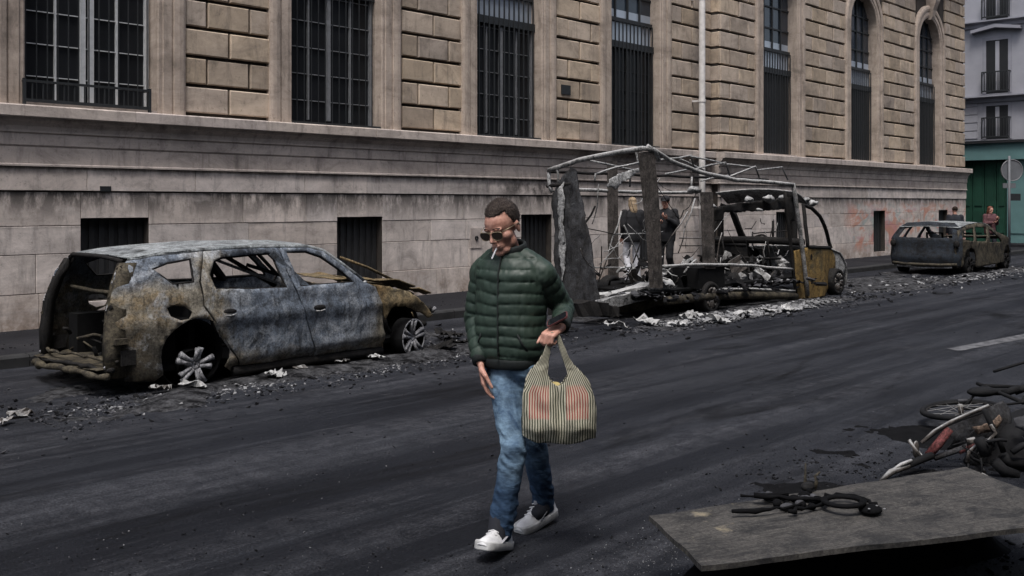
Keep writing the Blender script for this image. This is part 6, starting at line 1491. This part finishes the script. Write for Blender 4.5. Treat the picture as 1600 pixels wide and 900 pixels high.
# fairing: crumpled shell
def shell(nm, pxs, dep, bul, mt, seed):
    poly = []
    for a_, b_ in pxs: poly.append(((a_ - CX) / FPX * dep, CAM_H + (HY - b_) / FPX * dep))
    cx_ = sum(p_[0] for p_ in poly) / len(poly); cz_ = sum(p_[1] for p_ in poly) / len(poly)
    def f(x_, z_):
        d_ = dep + ((x_ - cx_) ** 2 + (z_ - cz_) ** 2) * bul + .03 * mnoise.noise(Vector((x_ * 9, z_ * 9, seed))); return tuple(RT * x_ + FW * d_ + Vector((0, 0, z_)))
    return sheet(nm, panel(poly, [], f, .025, .004), mt, scoot, .008)
shell('fairing', [(1476, 668), (1500, 655), (1545, 638), (1580, 632), (1592, 645), (1588, 670), (1560, 690), (1530, 696), (1505, 706), (1488, 706), (1494, 688)], 6.42, 1.6, M_fade, 3)
shell('fairing', [(1520, 668), (1545, 660), (1562, 648), (1567, 656), (1552, 672), (1528, 680)], 6.36, 1.2, scorched('scorched_tan', (.16, .11, .085), (.24, .17, .13), (.10, .08, .07), .3, .36, 2.0, 5, (.3, .26, .23)), 8)
shell('fairing', [(1585, 654), (1612, 646), (1625, 668), (1600, 672), (1586, 668)], 6.3, 1.0, M_ash2, 5)
for k in range(54):
    a_ = Vector((r2.uniform(1500, 1670), r2.uniform(665, 745))); b_ = a_ + Vector((r2.uniform(-45, 45), r2.uniform(-30, 40))); b_.y = min(b_.y, 752)
    stube('charred_part', [tuple(a_), ((a_.x + b_.x) / 2 + r2.uniform(-8, 8), (a_.y + b_.y) / 2 + r2.uniform(-8, 8)), tuple(b_)], r2.choice((.004, .006, .01, .02, .035)), M_rub if k % 5 else M_post, (r2.uniform(6.1, 6.7),) * 3)
m_ = MB(); cw = S3(1590, 725, 6.45); m_.tube([cw + RT * .22 * math.cos(q) + Vector((0, 0, .20 * math.sin(q))) + FW * .08 * math.sin(q) for q in [2 * math.pi * k / 28 for k in range(28)]], .045, 9, loop=True); obj('wheel', m_, M_rub, scoot, True)
m_ = MB(); m_.ell(S3(1600, 715, 6.6), (.35, .35, .28), 20, 14); m_.v = [tuple(Vector(v_) + Vector((nz(v_, 6, 1), nz(v_, 6, 4), nz(v_, 6, 8))) * .1) for v_ in m_.v]; obj('engine', m_, M_rub, scoot, True)

# ------------------------------------------------------------------ road sign seen from behind
TS = 28.5
sb = at_depth(1577, 400, TS); sign = thing('road_sign', 'round road sign seen from behind on a grey post near the side street', 'sign', (sb.x, sb.y, 0), -YAW)
M_zinc = plain('sign_back', (.11, .115, .125), .6, .15, 5); M_rim = plain('sign_rim', (.16, .16, .17), .5, .1, 6)
m_ = MB(); m_.tube([(0, 0, 0), (0, 0, 3.05)], .035, 10); loc('post', m_, M_zinc, sign, True)
zc = CAM_H + (HY - 266) / FPX * TS; xc_ = (1583 - 1577) / FPX * TS
m_ = MB(); m_.lathe([(.002, 0), (.30, 0), (.30, .02), (.002, .02)], (xc_, .06, zc), (0, 1, 0), 32); d_ = loc('disc', m_, M_zinc, sign, False); fixn(d_)
m_ = MB(); m_.lathe([(.29, -.012), (.315, -.012), (.315, .03), (.29, .03)], (xc_, .06, zc), (0, 1, 0), 32); loc('rim', m_, M_rim, d_, True)
for z_, x0_, x1_, hh, mt in ((CAM_H + (HY - 290) / FPX * TS, -.16, .2, .14, M_zinc), (CAM_H + (HY - 308) / FPX * TS, .0, .34, .2, M_iron)):
    m_ = MB(); m_.box(x0_, x1_, .03, .07, z_ - hh / 2, z_ + hh / 2); loc('plate', m_, mt, sign)

# ------------------------------------------------------------------ unseen building added on the camera's side, which closes the street and shades it
M_opp = plain('opposite_render', (0.20, 0.185, 0.165), 0.9, 0.15, 1.5)
opp = thing('added_shade_building', 'unseen plain rendered apartment building added across the street to shade it', 'building', (20, -6.5, 0))
bb = MB(); bb.box(-28, 40, -12, -6.6, 0, 17.5); obj('wall', bb, M_opp, opp)
for z_ in (4.2, 8.2, 12.2, 17.0):
    bb = MB(); bb.box(-28.2, 40.2, -6.7, -6.25, z_, z_ + .35); obj('storey_band', bb, M_opp, opp)
wsrc = None
for z_ in (1.0, 5.0, 9.0, 13.0):
    for k in range(16):
        x_ = -25 + k * 4.2
        if wsrc is None:
            f = MB(); f.box(-.7, .7, -.02, .06, 0, 2.4); wm = mesh('window', f); wm.materials.append(M_wframe2)
            f = MB(); f.box(-.6, .6, .06, .075, .1, 2.3); pm = mesh('pane', f); pm.materials.append(M_glass); wsrc = True
        o = loc('window', wm, None, opp); o.location = (x_ - 20, -.1 , z_); o2 = loc('pane', pm, None, o)
